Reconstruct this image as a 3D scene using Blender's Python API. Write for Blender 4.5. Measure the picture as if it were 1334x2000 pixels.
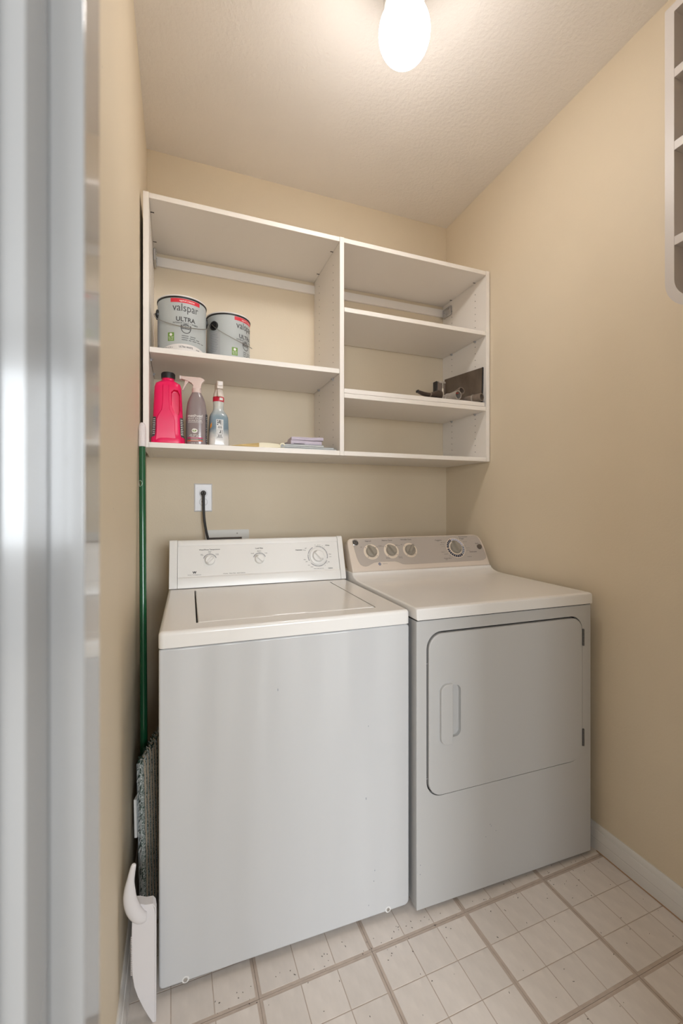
import bpy, bmesh, math, random
from math import pi, sin, cos, radians, sqrt
from mathutils import Vector, Matrix, Euler

random.seed(7)
S = bpy.context.scene
C = S.collection
for o in list(bpy.data.objects):
    bpy.data.objects.remove(o)

# ------------------------------------------------------------------ camera
F_PX, YAW, Y0, CAM_H = 842.1, radians(20.76), 983.65, 1.2104
cam_d = bpy.data.cameras.new('camera')
cam_d.sensor_fit = 'HORIZONTAL'
cam_d.sensor_width = 24.0
cam_d.lens = 24.0 * F_PX / 1334.0
cam_d.shift_y = -(1000.0 - Y0) / 1334.0
cam_d.clip_start = 0.02
cam_d.dof.use_dof = True
cam_d.dof.focus_distance = 1.42
cam_d.dof.aperture_fstop = 4.2
cam = bpy.data.objects.new('camera', cam_d)
C.objects.link(cam)
cam.location = (0, 0, CAM_H)
cam.rotation_euler = (pi / 2, 0, -YAW)
S.camera = cam

# ------------------------------------------------------------------ world, daylight, exposure
LAMP_STRENGTH = 44.0
LAMP_COLOR = (1.0, 0.96, 0.92)
DAY_POWER = 76.0
DAY_COLOR = (0.91, 0.96, 1.0)
w = bpy.data.worlds.new('world')
S.world = w
w.use_nodes = True
w.node_tree.nodes['Background'].inputs[0].default_value = (0.80, 0.90, 1.0, 1)
w.node_tree.nodes['Background'].inputs[1].default_value = 1.0
for nm, lx, sz, pw_ in (('daylight_hall_window', 1.00, 1.66, DAY_POWER), ('added_fill_hall_far', -1.75, 1.7, DAY_POWER * 0.65)):  # far lamp is added fill for the dryer, right wall and floor
    ad = bpy.data.lights.new(nm, 'AREA')
    ad.shape = 'RECTANGLE'
    ad.size, ad.size_y = sz, 1.5
    ad.energy = pw_
    ad.color = DAY_COLOR
    ao = bpy.data.objects.new(nm, ad)
    C.objects.link(ao)
    ao.location = (lx, -3.97, 1.60)
    ao.rotation_euler = (pi / 2, 0, 0)      # shines along +Y, into the house
S.view_settings.view_transform = 'Standard'
S.view_settings.look = 'None'
S.view_settings.gamma = 1.0
S.view_settings.use_curve_mapping = False
S.view_settings.exposure = 0.72
S.cycles.adaptive_threshold = 0.02
S.cycles.max_bounces = 8
S.cycles.diffuse_bounces = 5
S.cycles.glossy_bounces = 4
S.cycles.caustics_reflective = False
S.cycles.caustics_refractive = False
S.cycles.sample_clamp_indirect = 8.0

# ------------------------------------------------------------------ materials
MATS = {}


def mat(name, col, rough=0.5, metal=0.0, spec=0.5, bump=None, var=None, coat=0.0, trans=0.0,
        emit=None, stretch=None, sub=0.0, rand=0.0):
    if name in MATS:
        return MATS[name]
    m = bpy.data.materials.new(name)
    m.use_nodes = True
    nt = m.node_tree
    b = nt.nodes['Principled BSDF']
    b.inputs['Base Color'].default_value = (*col, 1)
    b.inputs['Roughness'].default_value = rough
    b.inputs['Metallic'].default_value = metal
    b.inputs['Specular IOR Level'].default_value = spec
    b.inputs['Coat Weight'].default_value = coat
    b.inputs['Coat Roughness'].default_value = 0.08
    b.inputs['Transmission Weight'].default_value = trans
    if sub:
        b.inputs['Subsurface Weight'].default_value = sub
        b.inputs['Subsurface Radius'].default_value = (0.01, 0.008, 0.006)
    if emit:
        b.inputs['Emission Color'].default_value = (*emit[0], 1)
        b.inputs['Emission Strength'].default_value = emit[1]
    if bump or var:
        tc = nt.nodes.new('ShaderNodeTexCoord')
        src = tc.outputs['Object']
        if stretch:
            mp = nt.nodes.new('ShaderNodeMapping')
            mp.inputs['Scale'].default_value = stretch
            nt.links.new(src, mp.inputs['Vector'])
            src = mp.outputs['Vector']
    if var:
        n = nt.nodes.new('ShaderNodeTexNoise')
        n.inputs['Scale'].default_value = var[0]
        n.inputs['Detail'].default_value = 5
        nt.links.new(src, n.inputs['Vector'])
        r = nt.nodes.new('ShaderNodeValToRGB')
        lo = tuple(c * (1 - var[1]) for c in col) if len(var) < 3 else var[2]
        r.color_ramp.elements[0].position = 0.35
        r.color_ramp.elements[0].color = (*lo, 1)
        r.color_ramp.elements[1].position = 0.65
        r.color_ramp.elements[1].color = (*col, 1)
        nt.links.new(n.outputs['Fac'], r.inputs['Fac'])
        out = r.outputs['Color']
        if rand:
            oi = nt.nodes.new('ShaderNodeObjectInfo')
            hs = nt.nodes.new('ShaderNodeHueSaturation')
            mr = nt.nodes.new('ShaderNodeMapRange')
            mr.inputs['To Min'].default_value = 1 - rand
            mr.inputs['To Max'].default_value = 1 + rand
            nt.links.new(oi.outputs['Random'], mr.inputs['Value'])
            nt.links.new(mr.outputs['Result'], hs.inputs['Value'])
            nt.links.new(out, hs.inputs['Color'])
            out = hs.outputs['Color']
        nt.links.new(out, b.inputs['Base Color'])
    if bump:
        n = nt.nodes.new('ShaderNodeTexNoise')
        n.inputs['Scale'].default_value = bump[0]
        n.inputs['Detail'].default_value = bump[3] if len(bump) > 3 else 3
        nt.links.new(src, n.inputs['Vector'])
        bp = nt.nodes.new('ShaderNodeBump')
        bp.inputs['Strength'].default_value = bump[1]
        bp.inputs['Distance'].default_value = bump[2] if len(bump) > 2 else 0.001
        nt.links.new(n.outputs['Fac'], bp.inputs['Height'])
        nt.links.new(bp.outputs['Normal'], b.inputs['Normal'])
    MATS[name] = m
    return m


def srgb(r, g, b):
    f = lambda c: (c / 255 / 12.92) if c <= 10 else ((c / 255 + 0.055) / 1.055) ** 2.4
    return (f(r), f(g), f(b))


M_WALL = mat('beige wall paint', srgb(223, 209, 186), 0.55, spec=0.35, bump=(170, 0.25, 0.0012), var=(3, 0.03))
M_CEIL = mat('textured ceiling paint', srgb(238, 233, 228), 0.8, spec=0.25, bump=(85, 0.5, 0.004, 4), var=(4, 0.02))
M_HALL = mat('hall wall paint', srgb(172, 166, 156), 0.7)
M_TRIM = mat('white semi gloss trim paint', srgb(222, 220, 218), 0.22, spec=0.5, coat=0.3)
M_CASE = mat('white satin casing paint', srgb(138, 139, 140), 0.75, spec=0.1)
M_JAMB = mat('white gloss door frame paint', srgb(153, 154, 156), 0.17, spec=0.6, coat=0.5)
M_MEL = mat('white melamine board', srgb(236, 231, 226), 0.4, spec=0.45)
M_CUB = mat('white painted cubby wood', srgb(206, 200, 197), 0.42)
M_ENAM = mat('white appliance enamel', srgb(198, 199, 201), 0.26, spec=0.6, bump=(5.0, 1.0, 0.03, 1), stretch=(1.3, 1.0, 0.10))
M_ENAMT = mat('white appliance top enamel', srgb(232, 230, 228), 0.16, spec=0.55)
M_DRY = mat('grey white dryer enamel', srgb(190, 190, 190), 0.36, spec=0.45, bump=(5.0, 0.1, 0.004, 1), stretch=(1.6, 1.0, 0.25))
M_PLW = mat('white glossy plastic', srgb(230, 229, 227), 0.28)
M_GAP = mat('dark gap', (0.02, 0.018, 0.016), 0.8)
M_INK = mat('black print', (0.03, 0.03, 0.035), 0.5)
M_INKG = mat('grey print', (0.22, 0.22, 0.23), 0.5)
M_WHT = mat('white print', (0.80, 0.78, 0.76), 0.5)
M_BEIGE = mat('beige plastic console', srgb(214, 202, 190), 0.32)
M_PANEL = mat('taupe printed console panel', srgb(178, 169, 161), 0.42)
M_KNOBG = mat('grey brown plastic knob', srgb(150, 143, 132), 0.3)
M_CREAM = mat('cream plastic ring', srgb(226, 213, 196), 0.35)
M_CHROME = mat('chrome', (0.62, 0.62, 0.62), 0.22, metal=1)
M_STEEL = mat('galvanised steel', (0.6, 0.6, 0.61), 0.42, metal=1)
M_BLACK = mat('black plastic', (0.012, 0.012, 0.014), 0.4)
M_NAVY = mat('navy print', srgb(40, 44, 66), 0.5)
M_LAV = mat('lavender print', srgb(176, 178, 196), 0.5)
M_SLATE = mat('slate print', srgb(122, 130, 146), 0.5)


# ------------------------------------------------------------------ mesh builder
class MB:
    def __init__(s):
        s.v, s.f, s.m = [], [], []

    def add(s, verts, faces, mi=0, M=None):
        k = len(s.v)
        for p in verts:
            p = Vector(p)
            s.v.append(tuple(M @ p) if M else tuple(p))
        for f in faces:
            s.f.append([i + k for i in f])
            s.m.append(mi)
        return s

    def from_bm(s, bm, mi=0, M=None):
        bm.verts.ensure_lookup_table()
        bm.verts.index_update()
        s.add([v.co for v in bm.verts], [[v.index for v in f.verts] for f in bm.faces], mi, M)
        bm.free()
        return s

    def box(s, x0, x1, y0, y1, z0, z1, bev=0, seg=2, mi=0, M=None):
        bm = bmesh.new()
        bmesh.ops.create_cube(bm, size=1)
        for v in bm.verts:
            v.co = Vector(((x0 + x1) / 2 + v.co.x * (x1 - x0), (y0 + y1) / 2 + v.co.y * (y1 - y0), (z0 + z1) / 2 + v.co.z * (z1 - z0)))
        if bev:
            bmesh.ops.bevel(bm, geom=bm.edges[:], offset=bev, segments=seg, affect='EDGES', profile=0.5, clamp_overlap=True)
        return s.from_bm(bm, mi, M)

    def prism(s, outl, a0, a1, axis='y', bev=0, seg=2, mi=0, M=None, ends=(True, True), clamp=True):
        mk = {'y': lambda p, a: (p[0], a, p[1]), 'x': lambda p, a: (a, p[0], p[1]), 'z': lambda p, a: (p[0], p[1], a)}[axis]
        bm = bmesh.new()
        A = [bm.verts.new(mk(p, a0)) for p in outl]
        B = [bm.verts.new(mk(p, a1)) for p in outl]
        fa, fb = bm.faces.new(A), bm.faces.new(B)
        n = len(outl)
        for i in range(n):
            bm.faces.new((A[i], A[(i + 1) % n], B[(i + 1) % n], B[i]))
        bmesh.ops.recalc_face_normals(bm, faces=bm.faces[:])
        if bev:
            es = set()
            if ends[0]:
                es |= set(fa.edges)
            if ends[1]:
                es |= set(fb.edges)
            bmesh.ops.bevel(bm, geom=list(es), offset=bev, segments=seg, affect='EDGES', profile=0.5, clamp_overlap=clamp)
        return s.from_bm(bm, mi, M)

    def ring_prism(s, outer, inner, a0, a1, axis='y', mi=0, M=None):
        mk = {'y': lambda p, a: (p[0], a, p[1]), 'x': lambda p, a: (a, p[0], p[1]), 'z': lambda p, a: (p[0], p[1], a)}[axis]
        n = len(outer)
        V = [mk(p, a0) for p in outer] + [mk(p, a0) for p in inner] + [mk(p, a1) for p in outer] + [mk(p, a1) for p in inner]
        Fs = []
        for i in range(n):
            j = (i + 1) % n
            Fs += [(i, j, n + j, n + i), (2 * n + i, 2 * n + j, 3 * n + j, 3 * n + i), (i, j, 2 * n + j, 2 * n + i), (n + i, n + j, 3 * n + j, 3 * n + i)]
        return s.add(V, Fs, mi, M)

    def loft(s, rings, mi=0, M=None, caps=(True, True), close=False):
        n = len(rings[0])
        V = [p for r in rings for p in r]
        Fs = []
        R = len(rings)
        for a in range(R if close else R - 1):
            for i in range(n):
                j = (i + 1) % n
                b = (a + 1) % R
                Fs.append((a * n + i, a * n + j, b * n + j, b * n + i))
        if not close:
            if caps[0]:
                Fs.append(tuple(range(n))[::-1])
            if caps[1]:
                Fs.append(tuple(range((R - 1) * n, R * n)))
        return s.add(V, Fs, mi, M)

    def lathe(s, prof, n=32, mi=0, M=None, caps=(True, True)):
        rings = [[(max(r, 1e-5) * cos(2 * pi * i / n), max(r, 1e-5) * sin(2 * pi * i / n), z) for i in range(n)] for r, z in prof]
        return s.loft(rings, mi, M, caps)

    def cyl(s, p0, p1, r0, r1=None, n=16, mi=0, M=None):
        return s.tube([p0, p1], [r0, r1 if r1 is not None else r0], n, mi, M)

    def tube(s, pts, r, n=10, mi=0, M=None, sx=1.0):
        pts = [Vector(p) for p in pts]
        if not isinstance(r, (list, tuple)):
            r = [r] * len(pts)
        up = None
        rings = []
        for i, p in enumerate(pts):
            t = (pts[min(i + 1, len(pts) - 1)] - pts[max(i - 1, 0)]).normalized()
            if up is None:
                up = Vector((0, 0, 1)) if abs(t.z) < 0.9 else Vector((0, 1, 0))
            a = t.cross(up).normalized()
            up = a.cross(t).normalized()
            rings.append([tuple(p + a * (r[i] * sx * cos(2 * pi * k / n)) + up * (r[i] * sin(2 * pi * k / n))) for k in range(n)])
        return s.loft(rings, mi, M)

    def disc(s, c, r, n=12, axis='y', mi=0, M=None):
        mk = {'y': lambda a, b: (c[0] + a, c[1], c[2] + b), 'x': lambda a, b: (c[0], c[1] + a, c[2] + b), 'z': lambda a, b: (c[0] + a, c[1] + b, c[2])}[axis]
        return s.add([mk(r * cos(2 * pi * i / n), r * sin(2 * pi * i / n)) for i in range(n)], [tuple(range(n))], mi, M)

    def mesh(s, name, recalc=True):
        me = bpy.data.meshes.new(name)
        me.from_pydata(s.v, [], s.f)
        me.polygons.foreach_set('material_index', s.m)
        bm = bmesh.new()
        bm.from_mesh(me)
        bmesh.ops.remove_doubles(bm, verts=bm.verts[:], dist=2e-6)
        if recalc:
            bmesh.ops.recalc_face_normals(bm, faces=bm.faces[:])
        bm.to_mesh(me)
        bm.free()
        return me

    def build(s, name, mats, parent=None, smooth=38, label=None, recalc=True):
        return put(name, s.mesh(name, recalc), mats, parent, smooth, label)


def put(name, me, mats, parent=None, smooth=38, label=None):
    for m in (mats if isinstance(mats, (list, tuple)) else [mats]):
        me.materials.append(m)
    if smooth:
        me.polygons.foreach_set('use_smooth', [True] * len(me.polygons))
        me.set_sharp_from_angle(angle=radians(smooth))
    o = bpy.data.objects.new(name, me)
    C.objects.link(o)
    if smooth and len(me.polygons) > 6:
        wn = o.modifiers.new('weighted', 'WEIGHTED_NORMAL')
        wn.keep_sharp = True
        wn.weight = 80
    if parent:
        o.parent = parent
    if label:
        o['label'] = label
    if name in ('lettering', 'ticks', 'dial_scales', 'print_line', 'emblem_monogram', 'leaf_mark', 'seam_shadow'):
        o['kind'] = 'stuff'
    return o


def boolean(me, cutters, op='DIFFERENCE'):
    a = bpy.data.objects.new('tmp_a', me)
    C.objects.link(a)
    tmp = [a]
    for c in cutters:
        b = bpy.data.objects.new('tmp_b', c)
        C.objects.link(b)
        tmp.append(b)
        md = a.modifiers.new('b', 'BOOLEAN')
        md.object = b
        md.operation = op
        md.solver = 'EXACT'
    dg = bpy.context.evaluated_depsgraph_get()
    dg.update()
    r = bpy.data.meshes.new_from_object(a.evaluated_get(dg))
    for t in tmp:
        bpy.data.objects.remove(t)
    return r


def thing(name, label, cat, loc=(0, 0, 0), rotz=0.0, group=None):
    o = bpy.data.objects.new(name, None)
    o.empty_display_size = 0.05
    C.objects.link(o)
    o.location = loc
    o.rotation_euler = (0, 0, rotz)
    o['label'] = label
    o['category'] = cat
    if group:
        o['group'] = group
    return o


def tag(o, label, cat, group=None):
    o['label'] = label
    o['category'] = cat
    if group:
        o['group'] = group
    return o


def struct(o, label=None, cat=None):
    o['kind'] = 'structure'
    if label:
        o['label'] = label
    if cat:
        o['category'] = cat
    return o


def rr(x0, x1, z0, z1, r, n=6):
    """rounded rectangle; r = one radius or (bl, br, tr, tl)"""
    if not isinstance(r, (tuple, list)):
        r = (r,) * 4
    out = []
    for (cx, cz, a0, q) in ((x0 + r[0], z0 + r[0], pi, r[0]), (x1 - r[1], z0 + r[1], 1.5 * pi, r[1]),
                            (x1 - r[2], z1 - r[2], 0, r[2]), (x0 + r[3], z1 - r[3], 0.5 * pi, r[3])):
        for i in range(n + 1):
            a = a0 + 0.5 * pi * i / n
            out.append((cx + q * cos(a), cz + q * sin(a)))
    return out


def bez(p0, p1, p2, p3, n=12):
    p0, p1, p2, p3 = map(Vector, (p0, p1, p2, p3))
    return [tuple(p0 * (1 - t) ** 3 + p1 * 3 * t * (1 - t) ** 2 + p2 * 3 * t * t * (1 - t) + p3 * t ** 3) for t in [i / n for i in range(n + 1)]]


def smooth_path(pts, k=6):
    pts = [Vector(p) for p in pts]
    out = []
    for i in range(len(pts) - 1):
        a, b, c, d = pts[max(i - 1, 0)], pts[i], pts[i + 1], pts[min(i + 2, len(pts) - 1)]
        for j in range(k):
            t = j / k
            out.append(0.5 * ((2 * b) + (c - a) * t + (2 * a - 5 * b + 4 * c - d) * t * t + (3 * b - a - 3 * c + d) * t ** 3))
    out.append(pts[-1])
    return out


_TXT = {}


def txt(body, bold=0.0):
    """2-D lettering, centred; returns verts, faces, width, height"""
    key = (body, bold)
    if key not in _TXT:
        cu = bpy.data.curves.new('t', 'FONT')
        cu.body = body
        cu.size = 1.0
        cu.dimensions = '2D'
        cu.fill_mode = 'BOTH'
        cu.resolution_u = 3
        cu.offset = bold
        o = bpy.data.objects.new('t', cu)
        C.objects.link(o)
        me = o.to_mesh()
        V = [(v.co.x, v.co.y) for v in me.vertices]
        Fc = [tuple(p.vertices) for p in me.polygons]
        o.to_mesh_clear()
        bpy.data.objects.remove(o)
        bpy.data.curves.remove(cu)
        xs, ys = [v[0] for v in V], [v[1] for v in V]
        cx, cy = (min(xs) + max(xs)) / 2, (min(ys) + max(ys)) / 2
        _TXT[key] = ([(x - cx, y - cy) for x, y in V], Fc, max(xs) - min(xs), max(ys) - min(ys))
    return _TXT[key]


def letters(items, surf, mb=None):
    """items: (text, s, t, width, height, bold[, mi, rot]); surf(s, t) -> point; the print follows the surface"""
    mb = mb or MB()
    for it in items:
        body, s0, t0, wd, ht, bold = it[:6]
        mi = it[6] if len(it) > 6 else 0
        rot = it[7] if len(it) > 7 else 0
        V, Fc, W_, H_ = txt(body, bold)
        kx = wd / W_ if wd else ht / H_
        ky = ht / H_ if ht else wd / W_
        mb.add([surf(s0 + x * kx * cos(rot) - y * ky * sin(rot), t0 + x * kx * sin(rot) + y * ky * cos(rot)) for x, y in V], Fc, mi)
    return mb


def patch(mb, s0, s1, t0, t1, surf, ns=8, nt=1, mi=0, top=None):
    V = []
    for j in range(nt + 1):
        for i in range(ns + 1):
            s_ = s0 + (s1 - s0) * i / ns
            tt = t1 if top is None else top(s_)
            V.append(surf(s_, t0 + (tt - t0) * j / nt))
    Fs = [(j * (ns + 1) + i, j * (ns + 1) + i + 1, (j + 1) * (ns + 1) + i + 1, (j + 1) * (ns + 1) + i) for j in range(nt) for i in range(ns)]
    mb.add(V, Fs, mi)


def words(mb, s0, t0, width, height, surf, n=4, mi=0):
    """a line of print too small to read: word-long dashes"""
    ws_ = [random.uniform(0.6, 1.5) for _ in range(n)]
    gap = 0.28
    k_ = width / (sum(ws_) + gap * (n - 1))
    x = s0 - width / 2
    for q in ws_:
        patch(mb, x, x + q * k_, t0 - height / 2, t0 + height / 2, surf, 2, 1, mi)
        x += (q + gap) * k_
    return mb


# ------------------------------------------------------------------ the room
XL, XR, YB, ZC = -0.1256, 1.380, 2.0147, 2.7245
YF0, YF1 = 0.219, 0.333           # the wall with the doorway
DX0, DX1, DZ = -0.0607, 0.80, 2.06

mb = MB().box(XL - 3.3, XR + 1.7, -4.2, YB + 0.12, -0.06, -0.0031)
floor = struct(mb.build('floor', mat('tile adhesive', srgb(120, 105, 92), 0.8), smooth=0), 'pale vinyl tile floor of the laundry room', None)

struct(MB().box(XL - 3.2, XR + 1.6, -4.0, YF0 - 0.02, -0.0030, 0.0).build('floor_hall', mat('pale hall floor', srgb(196, 182, 164), 0.4), smooth=0))
# back wall with the recess of the laundry box
wb = MB().box(XL - 0.12, XR + 0.12, YB, YB + 0.12, 0, ZC).mesh('wall_back')
wb = boolean(wb, [MB().box(0.129, 0.273, YB - 0.05, YB + 0.085, 0.955, 1.0585).mesh('c')])
wall_back = struct(put('wall_back', wb, M_WALL, smooth=0))
wall_left = struct(MB().box(XL - 0.12, XL, YF1, YB, 0, ZC).build('wall_left', M_WALL, smooth=0))
wall_right = struct(MB().box(XR, XR + 0.12, YF1, YB, 0, ZC).build('wall_right', M_WALL, smooth=0))
ceiling = struct(MB().box(XL - 0.12, XR + 0.12, YF1 - 0.114, YB + 0.12, ZC, ZC + 0.1).build('ceiling', M_CEIL, smooth=0))
mb = MB()
mb.box(XL - 3.2, DX0 - 0.018, YF0, YF1, 0, ZC)
mb.box(DX1 + 0.018, XR + 1.6, YF0, YF1, 0, ZC)
mb.box(DX0 - 0.018, DX1 + 0.018, YF0, YF1, DZ + 0.018, ZC)
wall_front = struct(mb.build('wall_front', M_WALL, smooth=0))
# the hall behind the camera
HX0, HX1, HY = XL - 3.1, XR + 1.5, -4.0
struct(MB().box(HX0 - 0.1, HX0, HY, YF0, 0, ZC).build('wall_hall_left', M_HALL, smooth=0))
struct(MB().box(HX1, HX1 + 0.1, HY, YF0, 0, ZC).build('wall_hall_right', M_HALL, smooth=0))
struct(MB().box(HX0, HX1, HY, YF0 - 0.115, ZC, ZC + 0.1).build('ceiling_hall', mat('hall ceiling paint', srgb(222, 220, 216), 0.8), smooth=0))
WZ0, WZ1 = 0.83, 2.37
mb = MB()
mb.box(HX0 - 0.1, HX1 + 0.1, HY - 0.1, HY, 0, WZ0)
mb.box(HX0 - 0.1, HX1 + 0.1, HY - 0.1, HY, WZ1, ZC)
for a_, b_ in ((HX0 - 0.1, -2.62), (-0.88, 0.15), (1.85, HX1 + 0.1)):
    mb.box(a_, b_, HY - 0.1, HY, WZ0, WZ1)
struct(mb.build('wall_hall_back', M_HALL, smooth=0))
for k, (WX0, WX1) in enumerate(((0.15, 1.85), (-2.62, -0.88))):  # second window is added, out of view, to go with the fill lamp
    mb = MB()
    mb.ring_prism(rr(WX0 - 0.07, WX1 + 0.07, WZ0 - 0.07, WZ1 + 0.07, 0.003, 1), rr(WX0, WX1, WZ0, WZ1, 0.003, 1), HY, HY + 0.02)
    window = struct(mb.build('window_%d' % (k + 1), M_TRIM, smooth=0))
    MB().box(WX0, WX1, HY - 0.05, HY - 0.035, 1.58, 1.61).build('window_bar', M_TRIM, window, smooth=0)

# door frame on the left, close to the lens: jamb, stop, rounded casing
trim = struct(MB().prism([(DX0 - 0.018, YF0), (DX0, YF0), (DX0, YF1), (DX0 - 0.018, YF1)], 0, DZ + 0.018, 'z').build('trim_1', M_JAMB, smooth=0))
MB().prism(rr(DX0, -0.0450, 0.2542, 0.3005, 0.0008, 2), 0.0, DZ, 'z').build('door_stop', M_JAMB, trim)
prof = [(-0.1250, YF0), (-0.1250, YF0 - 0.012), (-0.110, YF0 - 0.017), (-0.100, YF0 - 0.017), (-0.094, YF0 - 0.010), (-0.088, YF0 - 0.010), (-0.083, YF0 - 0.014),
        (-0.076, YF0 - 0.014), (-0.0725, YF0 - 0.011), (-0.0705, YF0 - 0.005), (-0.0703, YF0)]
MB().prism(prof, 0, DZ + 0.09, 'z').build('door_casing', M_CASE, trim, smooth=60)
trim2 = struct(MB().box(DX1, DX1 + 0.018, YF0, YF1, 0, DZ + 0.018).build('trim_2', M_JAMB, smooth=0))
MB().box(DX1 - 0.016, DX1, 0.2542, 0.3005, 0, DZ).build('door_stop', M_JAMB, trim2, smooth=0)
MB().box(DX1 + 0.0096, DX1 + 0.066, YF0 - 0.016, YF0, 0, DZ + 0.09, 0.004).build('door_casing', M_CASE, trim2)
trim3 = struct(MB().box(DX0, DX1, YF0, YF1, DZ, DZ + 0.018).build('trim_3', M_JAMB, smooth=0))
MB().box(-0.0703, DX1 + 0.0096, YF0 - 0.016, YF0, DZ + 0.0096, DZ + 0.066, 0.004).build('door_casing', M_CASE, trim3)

# baseboards
bprof = [(0.0, 0.0), (0.0155, 0.0), (0.0155, 0.034), (0.0142, 0.0365), (0.0142, 0.038), (0.0155, 0.0405), (0.0125, 0.058), (0.0105, 0.064), (0.0105, 0.066),
         (0.0085, 0.067), (0.0085, 0.076), (0.005, 0.084), (0.0035, 0.0865), (0.0, 0.0865)]
struct(MB().prism([(XR - a, b) for a, b in bprof], YF1, YB, 'y').build('baseboard_right', M_TRIM, smooth=30))
struct(MB().prism([(XL + a, b) for a, b in bprof], YF1, YB, 'y').build('baseboard_left', M_TRIM, smooth=30))
MB().tube([(XR - 0.0163, YF1, 0.0016), (XR - 0.0163, 1.09, 0.0016)], 0.0016, 6).build('caulk_line', mat('old caulk', srgb(176, 140, 110), 0.7), bpy.data.objects['baseboard_right'])

# floor tiles: 12 inch vinyl tiles, each with nine embossed squares
T = 0.3048
GA = 0.0127
M_TILEB = mat('taupe tile edge band', srgb(194, 178, 166), 0.5, var=(40, 0.12))
M_TILE = mat('pale vinyl tile', srgb(225, 216, 209), 0.42, spec=0.4, var=(34, 0.085), bump=(160, 0.12, 0.0006), stretch=(1.0, 0.45, 1.0), rand=0.035)
tb = MB().box(0.0004, T - 0.0004, 0.0004, T - 0.0004, -0.003, -0.0006, 0).mesh('tile')
sq_w = (T - 0.0150 - 2 * 0.0022) / 3
sb = MB().box(0, sq_w, 0, sq_w, -0.0006, 0.0, 0.0005, 1).mesh('tile_square')
first_t, first_s = None, None
for j in range(-3, 2):
    for i in range(-2, 3):
        if first_t is None:
            t = first_t = put('tile', tb, M_TILEB, floor, 0)
        else:
            t = first_t.copy()
            C.objects.link(t)
            t.parent = floor
        gx, gy = 0.4903, 1.0606
        t.location = (gx + i * T - j * T * GA, gy + j * T + i * T * GA, random.uniform(-0.0002, 0))
        t.rotation_euler = (0, 0, GA + random.uniform(-0.0015, 0.0015))
        for a in range(3):
            for b in range(3):
                if first_s is None:
                    q = first_s = put('tile_square', sb, M_TILE, t, 0)
                else:
                    q = first_s.copy()
                    C.objects.link(q)
                    q.parent = t
                q.location = (0.0075 + a * (sq_w + 0.0022), 0.0075 + b * (sq_w + 0.0022), 0)

# small marks on the left wall and crumbs on the floor
for (yy, zz) in ((0.72, 2.22), (0.86, 1.98), (0.94, 1.44), (1.0, 1.2)):
    MB().disc((XL + 0.0006, yy, zz), 0.0016, 8, 'x').build('nail_hole', M_INKG, wall_left, 0)
mb = MB()
for k in range(150):
    r = random.random()
    if r < 0.45:
        x, y = random.uniform(0.02, 1.3), 1.10 - abs(random.gauss(0, 0.045))
    else:
        x, y = random.uniform(-0.02, 1.34), random.uniform(0.72, 1.12)
    if x < 0.08:
        x += 0.1
    a, l, wd = random.uniform(0, pi), random.uniform(0.0004, 0.0018) * (2.2 if random.random() < 0.08 else 1), random.uniform(0.0003, 0.0007)
    mb.box(-l, l, -wd, wd, 0.0, 0.0007, 0, 0, 0, Matrix.Translation((x, y, 0.0002)) @ Matrix.Rotation(a, 4, 'Z'))
cr = mb.build('floor_crumbs', mat('dark crumbs', (0.05, 0.04, 0.035), 0.8), smooth=0)
cr['kind'] = 'stuff'
tag(cr, 'dark crumbs and lint scattered over the pale tiles before the machines', 'crumbs')

# ------------------------------------------------------------------ ceiling light
LX, LY = 0.600, 1.080
lamp = thing('ceiling_light', 'lit white globe ceiling light in a white collar', 'light', (LX, LY, ZC))
MB().lathe([(0.0, 0.0), (0.066, 0.0), (0.066, -0.006), (0.061, -0.012), (0.059, -0.075), (0.057, -0.108), (0.050, -0.114), (0.0, -0.114)], 40).build(
    'collar', mat('white lamp collar', srgb(225, 225, 225), 0.4), lamp)
gl = []
for i in range(25):
    a = pi * (0.17 + 0.83 * i / 24)
    gl.append((0.0725 * sin(a), -0.180 + 0.082 * cos(a)))
M_GLOBE = mat('glowing opal glass', (0.9, 0.9, 0.9), 0.3, emit=(LAMP_COLOR, LAMP_STRENGTH))
nt = M_GLOBE.node_tree          # glow turned down towards the neck to keep the ceiling from burning out
tc, sx_, mr = nt.nodes.new('ShaderNodeTexCoord'), nt.nodes.new('ShaderNodeSeparateXYZ'), nt.nodes.new('ShaderNodeMapRange')
nt.links.new(tc.outputs['Object'], sx_.inputs[0])
nt.links.new(sx_.outputs['Z'], mr.inputs['Value'])
mr.interpolation_type = 'SMOOTHSTEP'
mr.inputs['From Min'].default_value = -0.214
mr.inputs['From Max'].default_value = -0.135
mr.inputs['To Min'].default_value = LAMP_STRENGTH
mr.inputs['To Max'].default_value = LAMP_STRENGTH * 0.06
nt.links.new(mr.outputs['Result'], nt.nodes['Principled BSDF'].inputs['Emission Strength'])
MB().lathe(gl, 48).build('globe_shade', M_GLOBE, lamp, 80)

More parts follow.
